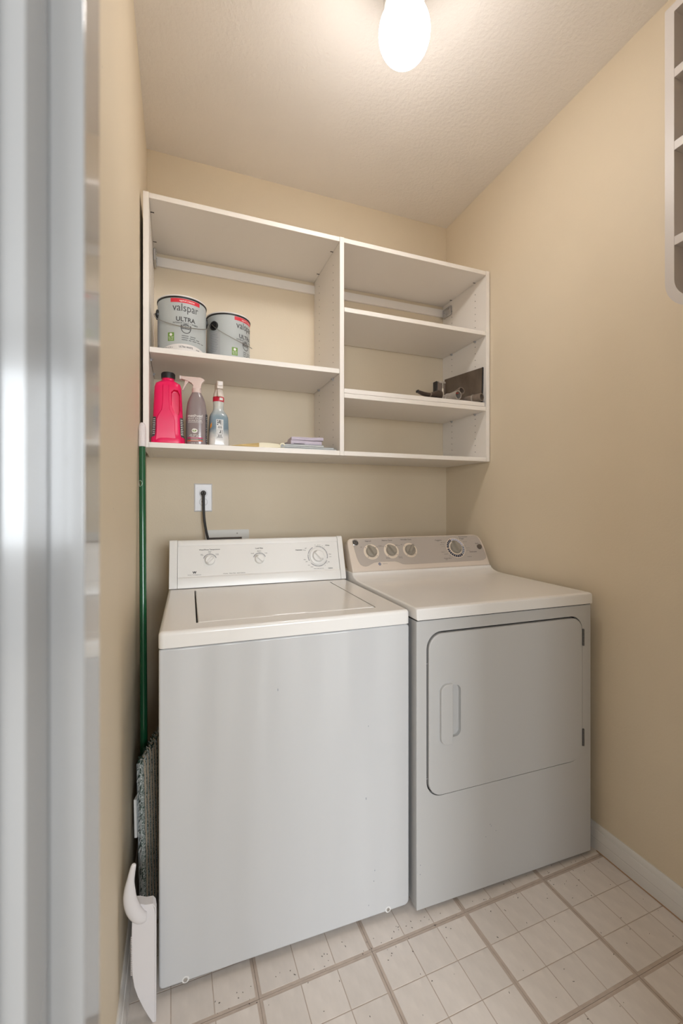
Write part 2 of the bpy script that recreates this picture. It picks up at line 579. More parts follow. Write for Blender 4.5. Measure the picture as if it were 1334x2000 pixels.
# ------------------------------------------------------------------ wall shelf unit
SX0, SX1, SY0, SY1, SZ0, SZ1 = -0.1149, 1.3763, 1.6566, 2.0137, 1.4085, 2.3070
TH = 0.0189
DV0, DV1 = 0.6208, 0.6395
u = thing('hanging_shelf_unit', 'white two bay open wall shelf unit hung above the machines', 'shelf', (0, 0, 0))
B = 0.0007
MB().box(SX0, SX0 + TH, SY0, SY1, SZ0, SZ1, B, 1).build('side_panel', M_MEL, u)
MB().box(SX1 - TH, SX1, SY0, SY1, SZ0, SZ1, B, 1).build('side_panel', M_MEL, u)
MB().box(DV0, DV1, SY0, SY1, SZ0, SZ1, B, 1).build('divider_panel', M_MEL, u)
L0, L1, R0, R1 = SX0 + TH + 0.0003, DV0 - 0.0003, DV1 + 0.0003, SX1 - TH - 0.0003
for a, b in ((L0, L1), (R0, R1)):
    MB().box(a, b, SY0 + 0.001, SY1, SZ1 - TH - 0.0015, SZ1 - 0.0015, B, 1).build('top_panel', M_MEL, u)
    MB().box(a, b, SY0 + 0.001, SY1, SZ0 + 0.0004, SZ0 + TH, B, 1).build('bottom_panel', M_MEL, u)
    MB().box(a, b, YB - 0.0125, YB - 0.0003, 2.2270, 2.2665, B, 1).build('hanging_rail', M_MEL, u)
ZLS = 1.7640                                       # top of the left shelf
MB().box(L0 + 0.001, L1 - 0.001, SY0 + 0.002, SY1 - 0.004, ZLS - TH, ZLS, B, 1).build('shelf', M_MEL, u)
MB().box(R0 + 0.001, R1 - 0.001, SY0 + 0.002, SY1 - 0.004, 2.0215 - TH, 2.0215, B, 1).build('shelf', M_MEL, u)
ZR2 = 1.6665
MB().box(R0 + 0.001, R1 - 0.001, SY0 + 0.002, SY1 - 0.004, ZR2 - TH, ZR2, B, 1).build('shelf', M_MEL, u)
ZRS = ZR2 + 0.0012 + TH + 0.0005
MB().box(R0 + 0.001, R1 - 0.008, SY0 + 0.003, SY1 - 0.004, ZR2 + 0.0012, ZRS - 0.0005, B, 1).build('shelf', M_MEL, u, label='loose second board lying on the lower right shelf')
M_PIN = mat('clear plastic pin', (0.45, 0.45, 0.46), 0.2, spec=0.7)
pin = None
for (zz, sides) in ((ZLS - TH, (L0, L1)), (2.0215 - TH, (R0, R1)), (ZR2 - TH, (R0, R1))):
    for k, xx in enumerate(sides):
        for yy in (1.737, 1.929):
            d = 1 if k == 0 else -1
            if pin is None:
                pm = MB().cyl((-0.001, 0, -0.006), (0.006, 0, -0.006), 0.0032, n=8).box(0.0, 0.009, -0.005, 0.005, -0.0036, -0.0006).mesh('shelf_pin')
                p = pin = put('shelf_pin', pm, M_PIN, u)
            else:
                p = pin.copy()
                C.objects.link(p)
                p.parent = u
            p.location = (xx, yy, zz)
            p.rotation_euler = (0, 0, 0 if d > 0 else pi)
mb = MB()
for xx, d in ((L0, 1), (L1, -1), (R0, 1), (R1, -1)):
    for yy in (1.737, 1.929):
        for k in range(25):
            zz = 1.462 + k * 0.0320
            if zz < 2.262:
                mb.disc((xx + d * 0.0003 + (-0.0003 if d > 0 else 0.0003), yy, zz), 0.0024, 8, 'x')
for i in range(0):
    pass
mb.v = [(x + (0.0005 if (abs(x - L0) < 0.002 or abs(x - R0) < 0.002) else -0.0005), y, z) for x, y, z in mb.v]
ph = mb.build('peg_holes', mat('peg hole shadow', (0.03, 0.028, 0.025), 0.9), u, 0)
ph['kind'] = 'stuff'
M_CAP = mat('cam cover', srgb(236, 232, 228), 0.3)
zt = SZ1 - TH - 0.0017
for xx, d in ((L0, 1), (L1, -1), (R1, -1)):
    for yy in (1.737, 1.929):
        mb = MB().box(min(xx, xx + d * 0.013), max(xx, xx + d * 0.013), yy - 0.0022, yy + 0.0022, zt - 0.0007, zt)
        mb.build('connector_slot', M_GAP, u, 0)
for xx in (L0 + 0.012, L1 - 0.045, R0 + 0.010, R1 - 0.045):
    for yy in (1.737, 1.929):
        MB().box(xx, xx + 0.032, yy - 0.002, yy + 0.002, SZ0 - 0.0004, SZ0 + 0.0006).build('connector_cover', M_CAP, u, 0)
for xx, d in ((L0, 1), (R1, -1)):
    lo, hi = (xx, xx + 0.010) if d > 0 else (xx - 0.010, xx)
    mb = MB()
    mb.box(lo, hi, 1.930, 1.9985, 2.213, 2.262, 0.002, 1)
    mb.box(lo + 0.001, hi + 0.002 if d > 0 else hi - 0.001, 1.9985, 2.0015, 2.222, 2.258)
    br = mb.build('hanging_bracket', M_STEEL, u)
    xs = xx + d * 0.0102
    for (yy, zz) in ((1.945, 2.249), (1.983, 2.243), (1.962, 2.225)):
        MB().cyl((xs, yy, zz), (xs + d * 0.002, yy, zz), 0.0052, n=10).build('screw', M_CHROME, br)

# ------------------------------------------------------------------ paint cans
M_CANG = mat('grey can label', srgb(180, 186, 187), 0.32, spec=0.5)
M_CANR = mat('red can label', srgb(214, 48, 66), 0.35)
M_CANW = mat('white can label', srgb(226, 222, 220), 0.38)
M_GREEN = mat('green badge', srgb(112, 150, 66), 0.45)
M_TXTD = mat('dark grey lettering', srgb(62, 62, 66), 0.5)
M_SIDE = mat('pale side label', srgb(176, 178, 180), 0.4)
M_WIRE = mat('bail wire', (0.38, 0.37, 0.36), 0.3, metal=1)
CR, CH = 0.0865, 0.2010


def can_surf(off):
    return lambda s, t: ((CR + off) * sin(s / CR), -(CR + off) * cos(s / CR), t)


def paint_can(label, loc, rz):
    c = thing('paint_can', label, 'paint can', loc, rz, 'grey paint cans on the upper left shelf')
    body = MB().lathe([(0.0, 0.002), (0.083, 0.002), (0.0855, 0.0), (CR, 0.003), (CR, 0.189), (0.0855, 0.1905)], 64).build('can_body', M_CANG, c)
    MB().lathe([(0.0855, 0.1900), (0.0885, 0.1905), (0.0890, 0.1945), (0.0872, 0.1958), (0.0855, 0.1958)], 64, caps=(False, False)).build('rim', M_BLACK, c)
    MB().lathe([(0.0855, 0.1955), (0.0878, 0.1962), (0.0880, 0.2000), (0.0860, CH), (0.080, 0.1990), (0.0, 0.1990)], 64, caps=(False, True)).build('lid', M_CANW, c)
    mb = MB()
    patch(mb, -0.0535, 0.0535, 0.1735, 0.1880, can_surf(0.0004), 14)
    red = mb.build('red_band', M_CANR, c, 0)
    letters([('eggshell | interior', 0.005, 0.1800, 0.055, 0.0065, 0.012)], can_surf(0.0008)).build('lettering', M_WHT, red, 0)
    mb = MB()
    letters([('valspar', 0.0, 0.1520, 0.093, 0.0360, 0.0)], can_surf(0.0005), mb)
    letters([('ULTRA', 0.0, 0.1140, 0.0680, 0.0165, 0.022), ('INTERIOR PAINT + PRIMER', 0.0, 0.0995, 0.0900, 0.0055, 0.012),
             ], can_surf(0.0005), mb)
    words(mb, 0.010, 0.0545, 0.050, 0.0020, can_surf(0.0005), 2)
    words(mb, 0.018, 0.0472, 0.066, 0.0020, can_surf(0.0005), 3)
    words(mb, 0.029, 0.0399, 0.088, 0.0020, can_surf(0.0005), 5)
    mb.build('lettering', M_TXTD, c, 0)
    # seal
    mb = MB()
    sf = can_surf(0.0004)
    n = 28
    V = [sf(0.017 * cos(2 * pi * i / n), 0.0800 + 0.017 * sin(2 * pi * i / n)) for i in range(n)] + [sf(0.0145 * cos(2 * pi * i / n), 0.0800 + 0.0145 * sin(2 * pi * i / n)) for i in range(n)]
    mb.add(V, [(i, (i + 1) % n, n + (i + 1) % n, n + i) for i in range(n)])
    patch(mb, -0.018, 0.018, 0.0790, 0.0930, can_surf(0.0005), 6)
    seal = mb.build('seal', M_TXTD, c, 0)
    words(words(MB(), 0, 0.0893, 0.028, 0.0034, can_surf(0.0009), 5), 0, 0.0827, 0.031, 0.0030, can_surf(0.0009), 6).build('lettering', M_CANG, seal, 0)
    mb = MB()
    patch(mb, -0.0640, -0.0410, 0.0330, 0.0640, can_surf(0.0005), 5)
    g = mb.build('green_badge', M_GREEN, c, 0)
    mb = MB()
    sf = can_surf(0.0009)
    mb.add([sf(-0.0525 + 0.0052 * cos(2 * pi * i / 16), 0.0560 + 0.0052 * sin(2 * pi * i / 16)) for i in range(16)], [tuple(range(16))])
    words(mb, -0.0525, 0.0470, 0.018, 0.0014, sf, 2)
    words(mb, -0.0525, 0.0420, 0.017, 0.0012, sf, 2)
    words(mb, -0.0525, 0.0375, 0.015, 0.0012, sf, 2)
    mb.build('lettering', M_WHT, g, 0)
    mb = MB()
    patch(mb, -0.100, 0.100, 0.0005, 0.020, can_surf(0.0004), 26, 1, 0, lambda s: 0.0250 - 0.021 * (s / 0.100) ** 2)
    wbnd = mb.build('white_band', M_CANW, c, 0)
    mb = letters([('ULTRA WHITE', 0.0, 0.0138, 0.048, 0.0066, 0.02), ('1 GAL (3.785 L)', -0.062, 0.0100, 0.034, 0.0040, 0.01), ('83084', 0.044, 0.0110, 0.014, 0.0036, 0.01)], can_surf(0.0008))
    mb.build('lettering', M_TXTD, wbnd, 0)
    mb = MB()
    patch(mb, -CR * pi / 2 - 0.026, -CR * pi / 2 + 0.026, 0.004, 0.125, can_surf(0.0004), 8)
    sl = mb.build('side_label', M_SIDE, c, 0)
    mb = MB()
    for k in range(11):
        patch(mb, -CR * pi / 2 - 0.020, -CR * pi / 2 + random.uniform(0.006, 0.020), 0.112 - k * 0.0066, 0.1132 - k * 0.0066, can_surf(0.0007), 4)
    for k in range(9):
        x = -CR * pi / 2 + 0.004 + k * 0.002
        patch(mb, x, x + (0.0012 if k % 3 else 0.0006), 0.008, 0.028, can_surf(0.0007), 1)
    mb.build('lettering', M_INKG, sl, 0)
    for sg in (-1, 1):
        Mx = Matrix.Translation((sg * CR, 0, 0.147)) @ Matrix.Rotation(sg * pi / 2, 4, 'Y')
        e = MB().lathe([(0.0, 0.0), (0.0180, -0.002), (0.0180, 0.004), (0.0145, 0.0055), (0.0135, 0.0035), (0.006, 0.0035), (0.005, 0.0085), (0.0, 0.0085)], 24, 0, Mx).build('ear', M_BLACK, c)
    pts = []
    for k in range(41):
        a = -pi / 2 + pi * k / 40
        rr_ = CR + 0.006 + 0.007 * abs(sin(a)) ** 6 + 0.003 * cos(a)
        pts.append((rr_ * sin(a), -rr_ * cos(a) * 1.0, 0.147 - 0.0640 * cos(a) ** 0.8))
    pts = [(-CR - 0.004, 0.003, 0.149)] + pts + [(CR + 0.004, 0.003, 0.149)]
    MB().tube(pts, 0.00135, 6).build('bail_handle', M_WIRE, c)
    return c


paint_can('grey paint can at the left end of the shelf, label facing front', (0.0150, 1.7500, ZLS + 0.0005), radians(8))
paint_can('grey paint can turned to the right, standing right of the other can', (0.1945, 1.8300, ZLS + 0.0005), radians(45))

# ------------------------------------------------------------------ bottles on the bottom board
ZB = SZ0 + TH + 0.0005


def sring(cx, cy, hx, hy, z, p=4.0, n=32):
    out = []
    for i in range(n):
        a = 2 * pi * i / n
        c, s_ = cos(a), sin(a)
        out.append((cx + hx * math.copysign(abs(c) ** (2 / p), c), cy + hy * math.copysign(abs(s_) ** (2 / p), s_), z))
    return out


M_PINK = mat('hot pink plastic', srgb(232, 16, 92), 0.26, spec=0.5)
jug = thing('detergent_jug', 'hot pink plastic jug with black cap and built in grip', 'jug', (-0.0340, 1.7150, ZB), radians(0))
prof = [(0.000, 0.0570, 0.040), (0.003, 0.0585, 0.042), (0.014, 0.0585, 0.042), (0.024, 0.0570, 0.040), (0.036, 0.0535, 0.038), (0.090, 0.0512, 0.038), (0.125, 0.0500, 0.037),
        (0.180, 0.0475, 0.036), (0.208, 0.0462, 0.035), (0.220, 0.0420, 0.032), (0.228, 0.0320, 0.027), (0.233, 0.0235, 0.0220), (0.236, 0.0215, 0.0215)]
jm = MB().loft([sring(0, 0, hx, hy, z, 4.2 if z < 0.222 else 2.4, 40) for z, hx, hy in prof]).mesh('jug_body')
cut = MB().prism([(0.0095, 0.140), (0.020, 0.112), (0.036, 0.104), (0.041, 0.120), (0.0405, 0.180), (0.033, 0.195), (0.020, 0.197), (0.0105, 0.188)], -0.06, -0.012, 'y', 0.004).mesh('cut')
jm = boolean(jm, [cut])
body = put('jug_body', jm, M_PINK, jug, 32)
# raised front rib that splits below the grip
rib = []
for z, hx, y in ((0.012, 0.036, -0.0405), (0.030, 0.034, -0.0412), (0.045, 0.033, -0.0415), (0.085, 0.032, -0.0415), (0.102, 0.026, -0.0412), (0.120, 0.0160, -0.0405), (0.150, 0.0125, -0.0398), (0.205, 0.0120, -0.0382), (0.214, 0.011, -0.0350)):
    rib.append([(-hx - 0.004 - 0.007, -0.030, z), (-hx - 0.004, y, z), (hx - 0.010, y, z), (hx - 0.006, -0.030, z)])
MB().loft(rib).build('front_rib', M_PINK, body, 25)
MB().lathe([(0.0215, 0.234), (0.0205, 0.236), (0.0205, 0.240), (0.0222, 0.242), (0.0222, 0.244)], 28).build('neck', M_PINK, jug)
mb = MB().lathe([(0.0, 0.2415), (0.0232, 0.2415), (0.0238, 0.244), (0.0234, 0.2605), (0.0215, 0.2635), (0.0, 0.2635)], 36)
cap = mb.build('cap', M_BLACK, jug)
mb = MB()
for k in range(36):
    a = 2 * pi * k / 36
    mb.box(-0.0007, 0.0007, -0.0007, 0.0007, 0.2445, 0.2595, 0, 0, 0, Matrix.Rotation(a, 4, 'Z') @ Matrix.Translation((0.0236, 0, 0)))
mb.build('cap_ribs', M_BLACK, cap, 0)['kind'] = 'stuff'


def jug_side(sg):
    def f(s, t):
        k = 0.0535 - (t - 0.036) * 0.04 if t > 0.036 else 0.0535 + (0.036 - t) * 0.28
        # s runs from the back (0) to the front corner (1)
        a = radians(80) - s * radians(112)
        c, s_ = cos(a), sin(a)
        p = 4.2
        return (sg * (k * abs(c) ** (2 / p) + 0.0007), 0.0395 * math.copysign(abs(s_) ** (2 / p), s_), t)
    return f


M_JLAB = mat('black jug label', srgb(30, 28, 32), 0.4, var=(300, 0.2, srgb(110, 108, 110)))
for sg in (-1, 1):
    mb = MB()
    patch(mb, 0.0, 1.20, 0.022, 0.095, jug_side(sg), 14, 8)
    lb = mb.build('side_label', M_JLAB, jug, 40)
    mb = MB()
    f0 = jug_side(sg)
    f1 = lambda s, t: (f0(s, t)[0] + sg * 0.0005, f0(s, t)[1] - 0.0004, t)
    for k in range(9):
        t = 0.086 - k * 0.0066
        patch(mb, 0.90 + (0.06 if k % 2 else 0), 1.17, t, t + 0.0022, f1, 3)
    mb.build('lettering', M_WHT, lb, 0)

# grey spray bottle
M_GREYB = mat('mauve grey translucent plastic', srgb(142, 130, 132), 0.2, spec=0.55, coat=0.3)
M_CLEARP = mat('milky pink plastic', srgb(222, 202, 196), 0.25)
sp = thing('spray_bottle', 'grey oval spray bottle with milky trigger head, beside the pink jug', 'spray bottle', (0.0655, 1.7150, ZB), radians(-7), 'cleaning bottles on the bottom board')
GP = [(0.000, 0.0355), (0.002, 0.0375), (0.010, 0.0384), (0.050, 0.0386), (0.100, 0.0384), (0.125, 0.0372), (0.145, 0.0350), (0.162, 0.0322), (0.176, 0.0275), (0.188, 0.0220), (0.196, 0.0178), (0.200, 0.0160)]
MB().loft([sring(0, 0, a, a * 0.70 if z < 0.15 else a * (0.70 + 0.2 * (z - 0.15) / 0.05), z, 2.4, 40) for z, a in GP]).build('bottle_body', M_GREYB, sp, 60)


def oval_surf(a0, b0, off):
    def f(s, t):
        th = s / 0.036
        p = 2.4
        c, s_ = cos(-pi / 2 + th), sin(-pi / 2 + th)
        return ((a0 + off) * math.copysign(abs(c) ** (2 / p), c), (b0 + off) * math.copysign(abs(s_) ** (2 / p), s_), t)
    return f


sf = oval_surf(0.0386, 0.02705, 0.0006)
sf2 = oval_surf(0.0386, 0.02705, 0.0010)
mb = letters([('method', -0.004, 0.1090, 0.048, 0.0100, 0.012), ('HEAVY DUTY', -0.004, 0.0985, 0.047, 0.0065, -0.005), ('DEGREASER', -0.004, 0.0900, 0.045, 0.0065, -0.005)], sf)
patch(mb, -0.028, 0.020, 0.0835, 0.0845, sf, 8)
for a_, b_, c_ in ((0.0385, 0.026, 3), (0.0352, 0.034, 4), (0.0315, 0.024, 2), (0.0075, 0.018, 3)):
    words(mb, -0.004, a_, b_, 0.0013, sf, c_)
n = 20
mb.add([sf(-0.004 + 0.0078 * cos(2 * pi * i / n), 0.0530 + 0.0085 * sin(2 * pi * i / n)) for i in range(n)], [tuple(range(n))])
mb.build('lettering', M_WHT, sp, 0)
mb = MB()
for sg in (-1, 1):
    mb.add([sf2(-0.004 + sg * 0.0006, 0.0490), sf2(-0.004 + sg * 0.0046, 0.0525), sf2(-0.004 + sg * 0.0046, 0.0570), sf2(-0.004 + sg * 0.0012, 0.0545)], [(0, 1, 2, 3)])
mb.build('leaf_mark', M_GREEN, sp, 0)
for (z0, z1, cc, nm) in ((0.0237, 0.0283, srgb(190, 36, 100), 'magenta'), (0.0187, 0.0233, srgb(96, 108, 88), 'green grey'), (0.0140, 0.0183, srgb(206, 92, 50), 'orange')):
    mb = MB()
    patch(mb, -0.030, 0.021, z0, z1, sf, 8)
    st = mb.build('label_stripe', mat(nm + ' stripe', cc, 0.45), sp, 0)
    mb = MB()
    patch(mb, -0.015, 0.006, (z0 + z1) / 2 - 0.0007, (z0 + z1) / 2 + 0.0007, sf2, 4)
    mb.build('lettering', M_WHT, st, 0)
mb = MB()
patch(mb, 0.0350, 0.0700, 0.010, 0.118, sf, 8)
bl = mb.build('back_label', mat('dark back label', srgb(84, 80, 82), 0.35), sp, 0)
mb = MB()
for k in range(14):
    t = 0.105 - k * 0.0068
    patch(mb, 0.0375 + 0.002 * (k % 3), 0.047 + 0.004 * ((k * 7) % 4) / 3, t, t + 0.0018, sf2, 3)
mb.build('lettering', M_WHT, bl, 0)
hd = MB().prism([(-0.0553, 0.2590), (-0.0553, 0.2477), (-0.0424, 0.2439), (-0.030, 0.2400), (-0.0180, 0.2330), (-0.0129, 0.2257), (-0.0144, 0.2136), (0.0167, 0.2136), (0.0167, 0.2242),
                 (0.0197, 0.2348), (0.0303, 0.2469), (0.0250, 0.2525), (0.0144, 0.2575)], -0.011, 0.011, 'y', 0.004).build('trigger_head', M_CLEARP, sp, 30)
MB().box(-0.0605, -0.0535, -0.0095, 0.0095, 0.2465, 0.2600, 0.002).build('nozzle', mat('white nozzle', srgb(226, 220, 218), 0.3), hd)
MB().prism([(-0.0415, 0.2445), (-0.0430, 0.2310), (-0.0480, 0.2150), (-0.0510, 0.2065), (-0.0488, 0.2058), (-0.0440, 0.2130), (-0.0370, 0.2270), (-0.0280, 0.2395), (-0.0290, 0.2430)], -0.006, 0.006, 'y', 0.0018).build('trigger', M_CLEARP, hd, 30)
MB().lathe([(0.0, 0.1985), (0.0165, 0.1985), (0.0172, 0.200), (0.0168, 0.2140), (0.0, 0.2140)], 30).build('collar', M_CLEARP, sp)
MB().tube([(0, 0, 0.19), (0.002, 0, 0.10), (0.006, 0, 0.01)], 0.0016, 6).build('dip_tube', M_CLEARP, sp)

# blue grey spray bottle seen from its narrow side
m = mat('blue grey bottle fading to white label', srgb(122, 142, 156), 0.12, spec=0.6, coat=0.4)
nt = m.node_tree
tc, sx_, rp = nt.nodes.new('ShaderNodeTexCoord'), nt.nodes.new('ShaderNodeSeparateXYZ'), nt.nodes.new('ShaderNodeValToRGB')
nz, ma = nt.nodes.new('ShaderNodeTexNoise'), nt.nodes.new('ShaderNodeMath')
nz.inputs['Scale'].default_value = 45
ma.operation = 'MULTIPLY_ADD'
ma.inputs[1].default_value = 0.03
nt.links.new(tc.outputs['Object'], sx_.inputs[0])
nt.links.new(tc.outputs['Object'], nz.inputs['Vector'])
nt.links.new(nz.outputs['Fac'], ma.inputs[0])
nt.links.new(sx_.outputs['Z'], ma.inputs[2])
mr = nt.nodes.new('ShaderNodeMapRange')
mr.inputs['From Min'].default_value = 0.0
mr.inputs['From Max'].default_value = 0.2
nt.links.new(ma.outputs[0], mr.inputs['Value'])
nt.links.new(mr.outputs[0], rp.inputs['Fac'])
e = rp.color_ramp.elements
e[0].position, e[0].color = 0.22, (*srgb(214, 212, 210), 1)
e[1].position, e[1].color = 0.40, (*srgb(112, 132, 146), 1)
k_ = rp.color_ramp.elements.new(0.62)
k_.color = (*srgb(128, 150, 164), 1)
k_ = rp.color_ramp.elements.new(0.86)
k_.color = (*srgb(206, 208, 204), 1)
nt.links.new(rp.outputs['Color'], nt.nodes['Principled BSDF'].inputs['Base Color'])
M_BLUEB = m
bb = thing('spray_bottle', 'blue grey and white spray bottle with red collar band', 'spray bottle', (0.1450, 1.7150, ZB), radians(3), 'cleaning bottles on the bottom board')
BP = [(0.000, 0.0355, 4), (0.002, 0.0374, 4), (0.012, 0.0378, 4), (0.060, 0.0368, 4), (0.100, 0.0350, 4), (0.112, 0.0343, 3.6), (0.122, 0.0310, 3), (0.132, 0.0245, 2.4), (0.140, 0.0202, 2.1), (0.150, 0.0192, 2),
      (0.172, 0.0198, 2), (0.174, 0.0198, 2)]
MB().loft([sring(0, 0, a, a * 0.95, z, p, 36) for z, a, p in BP]).build('bottle_body', M_BLUEB, bb, 60)
MB().lathe([(0.0, 0.1715), (0.0205, 0.1715), (0.0210, 0.173), (0.0210, 0.1885), (0.0200, 0.190), (0.0, 0.190)], 32).build('collar', mat('red band', srgb(206, 24, 62), 0.3), bb)
mb = MB()
csf = lambda s, t: (0.0214 * sin(s / 0.0214), -0.0214 * cos(s / 0.0214), t)
patch(mb, 0.001, 0.016, 0.1755, 0.1855, csf, 5)
mb.build('band_mark', M_WHT, bb, 0)
mb = MB()
mb.loft([sring(0, 0, a, b, z, 3, 28) for z, a, b in ((0.1895, 0.0188, 0.0188), (0.198, 0.0185, 0.0188), (0.208, 0.0165, 0.0200), (0.216, 0.0128, 0.0260))])
hd = mb.build('trigger_head', mat('white trigger head', srgb(224, 214, 206), 0.28), bb, 50)
MB().box(-0.0115, 0.0115, -0.044, 0.028, 0.2140, 0.2420, 0.003).build('head_top', MATS['white trigger head'], hd)
MB().prism([(-0.030, 0.215), (-0.034, 0.200), (-0.042, 0.186), (-0.037, 0.1845), (-0.028, 0.198), (-0.022, 0.215)], -0.0075, 0.0075, 'x', 0.0015).build('trigger', MATS['white trigger head'], hd)
MB().box(-0.0085, 0.0085, -0.048, -0.0435, 0.2240, 0.2400, 0.0015).build('nozzle', MATS['white nozzle'], hd)
yb_ = -0.0378
fs = lambda s, t: (s, yb_ - 0.0002 - 0.0006 * (0.1 - t) / 0.1, t)
mb = MB()
mb.box(-0.0130, 0.0125, yb_ - 0.0002, yb_ + 0.0060, 0.0270, 0.0990)
lb = mb.build('back_label', mat('white back label', srgb(214, 214, 214), 0.4), bb, 0)
fs = lambda s, t: (s, yb_ - 0.0006, t)
mb = MB()
for (a, b, c, d) in ((-0.0105, -0.0065, 0.0930, 0.0965), (-0.0105, -0.0060, 0.0780, 0.0815), (-0.0090, -0.0055, 0.0835, 0.0905), (-0.004, 0.0, 0.084, 0.0965), (0.0012, 0.0035, 0.080, 0.0965), (0.0045, 0.0055, 0.0765, 0.0965), (0.0085, 0.0093, 0.0765, 0.0965),
                     (-0.0105, -0.0099, 0.0435, 0.0600), (-0.0105, 0.009, 0.0595, 0.0601), (-0.0105, 0.009, 0.0432, 0.0438), (-0.003, 0.0045, 0.0480, 0.0505), (0.001, 0.004, 0.050, 0.058), (0.0080, 0.0094, 0.0435, 0.0600)):
    patch(mb, a, b, c, d, fs, 1)
for a_, b_ in ((0.0725, 0.013), (0.0695, 0.014), (0.0665, 0.016), (0.0400, 0.014), (0.0370, 0.015), (0.0340, 0.016), (0.0310, 0.020)):
    words(mb, 0, a_, b_, 0.0016, fs, 3)
mb.build('lettering', M_INK, lb, 0)
mb = MB()
mb.add([(-0.0350, yb_ + 0.0046, 0.062), (-0.0295, yb_ + 0.0006, 0.070), (-0.0290, yb_ + 0.0006, 0.086), (-0.0340, yb_ + 0.0042, 0.078)], [(0, 1, 2, 3)])
mb.build('orange_mark', mat('orange print', srgb(206, 132, 40), 0.4), bb, 0)

# ------------------------------------------------------------------ brush, booklets and papers on the bottom board
br = thing('paint_brush', 'flat paint brush with cream handle and tan bristles lying on the bottom board', 'brush', (0.3944, 1.6760, ZB), radians(178))
hp = rr(0.0, 0.030, -0.0110, 0.0110, 0.0109, 6)
MB().ring_prism([(0.0115 * cos(a), 0.0115 * sin(a)) for a in [2 * pi * i / 24 for i in range(24)]], [(0.0062 * cos(a), 0.0062 * sin(a)) for a in [2 * pi * i / 24 for i in range(24)]], -0.003, 0.003, 'z', 0,
                Matrix.Translation((0.0095, 0, 0.0118)) @ Matrix.Rotation(radians(78), 4, 'X')).build('hanging_ring', mat('cream plastic', srgb(230, 222, 196), 0.35), br)
MB().loft([[(x, -hw, z0), (x, hw, z0), (x, hw * 0.9, z1), (x, -hw * 0.9, z1)] for x, hw, z0, z1 in ((0.016, 0.004, 0.0030, 0.0120), (0.028, 0.009, 0.0010, 0.0165), (0.060, 0.012, 0.0006, 0.0185), (0.095, 0.013, 0.0006, 0.0185), (0.108, 0.012, 0.0010, 0.0160))]).build(
    'handle', MATS['cream plastic'], br, 50)
MB().loft([[(x, -hw, z0), (x, hw, z0), (x, hw * 0.9, z1), (x, -hw * 0.9, z1)] for x, hw, z0, z1 in ((0.102, 0.016, 0.0005, 0.0165), (0.130, 0.018, 0.0004, 0.0130), (0.175, 0.020, 0.0004, 0.0070), (0.206, 0.020, 0.0003, 0.0018))]).build(
    'bristles', mat('tan bristles', srgb(206, 178, 120), 0.7, bump=(400, 0.6, 0.001), stretch=(0.1, 1, 1), var=(200, 0.25)), br, 50)
M_BKLT = mat('grey booklet paper', srgb(150, 156, 158), 0.5, var=(90, 0.25))
M_BKLT2 = mat('white booklet pages', srgb(206, 208, 208), 0.6)
bkl = [(0.372, 0.614, 0.0000, 0.0058, radians(-0.6), 'lowest of the flat grey booklets stacked beside the paint brush'),
       (0.376, 0.602, 0.0061, 0.0122, radians(0.8), 'second flat grey booklet from the bottom of the stack by the brush'),
       (0.380, 0.560, 0.0125, 0.0195, radians(-1.4), 'flat grey booklet topping the stack, under the lavender papers')]
for x0, x1, z0, z1, rz, lb in bkl:
    t = thing('booklet', lb, 'booklet', (0.5, 1.745, ZB), rz, 'grey booklets on the bottom board')
    MB().box(x0 - 0.5, x1 - 0.5, -0.072, 0.075, z0, z0 + 0.0012, 0.0003, 1).build('cover', M_BKLT, t)
    MB().box(x0 - 0.498, x1 - 0.502, -0.071, 0.074, z0 + 0.0012, z1 - 0.0012).build('pages', M_BKLT2, t)
    MB().box(x0 - 0.5, x1 - 0.5, -0.072, 0.075, z1 - 0.0012, z1, 0.0003, 1).build('cover', M_BKLT, t)
M_LAVP = mat('pale lavender paper', srgb(226, 216, 228), 0.6, var=(60, 0.06))
for (dx, dy, z0, rz, hh, lb) in ((0.0, 0.0, 0.0200, 3, 0.015, 'creased pale lavender paper lying on the grey booklets'), (0.012, 0.004, 0.0385, -4, 0.012, 'folded pale lavender paper on top of the other lavender paper')):
    t = thing('folded_paper', lb, 'paper', (0.484 + dx, 1.735 + dy, ZB + z0), radians(rz), 'lavender papers on the booklets')
    for k in range(8):
        rings = []
        for i in range(9):
            x = -0.066 + 0.132 * i / 8
            zz = k * hh / 8 + 0.0010 * sin(i * 1.1) * (i / 8) + 0.0004 + 0.0010
            fy = -0.052 + 0.003 * sin(k * 2.3)
            rings.append([(x, fy, zz), (x, 0.045, zz), (x, 0.045, zz + hh / 8 * 0.86), (x, fy, zz + hh / 8 * 0.86)])
        MB().loft(rings).build('sheet', M_LAVP, t, 50)
    if z0 < 0.03:
        MB().box(-0.055, -0.010, -0.0560, -0.0552, 0.0026, 0.0042).build('print_line', M_INK, t, 0)

# ------------------------------------------------------------------ vacuum parts and dark board on the right
M_DBOARD = mat('dark brown plastic board', srgb(66, 54, 46), 0.35, var=(9, 0.5, srgb(112, 98, 86)), stretch=(1, 1.5, 0.5))
M_BRN = mat('brown grey tool plastic', srgb(132, 118, 107), 0.35, var=(60, 0.2))
M_GRYP = mat('grey tool plastic', srgb(166, 158, 150), 0.32, var=(40, 0.1))
M_DRKP = mat('dark brown tool plastic', srgb(62, 50, 44), 0.35)
M_BORE = mat('dark tube bore', (0.015, 0.013, 0.012), 0.6)
GRP = 'vacuum tools on the lower right shelf'
t = thing('dark_board', 'dark brown rectangular board leaning against the right side panel', 'board', (1.3330, 1.735, ZRS), radians(102))
Mx = Matrix.Rotation(radians(2), 4, 'X')
MB().box(-0.062, 0.180, -0.003, 0.003, 0.001, 0.1700, 0.0012, 1, 0, Mx).build('board', M_DBOARD, t)
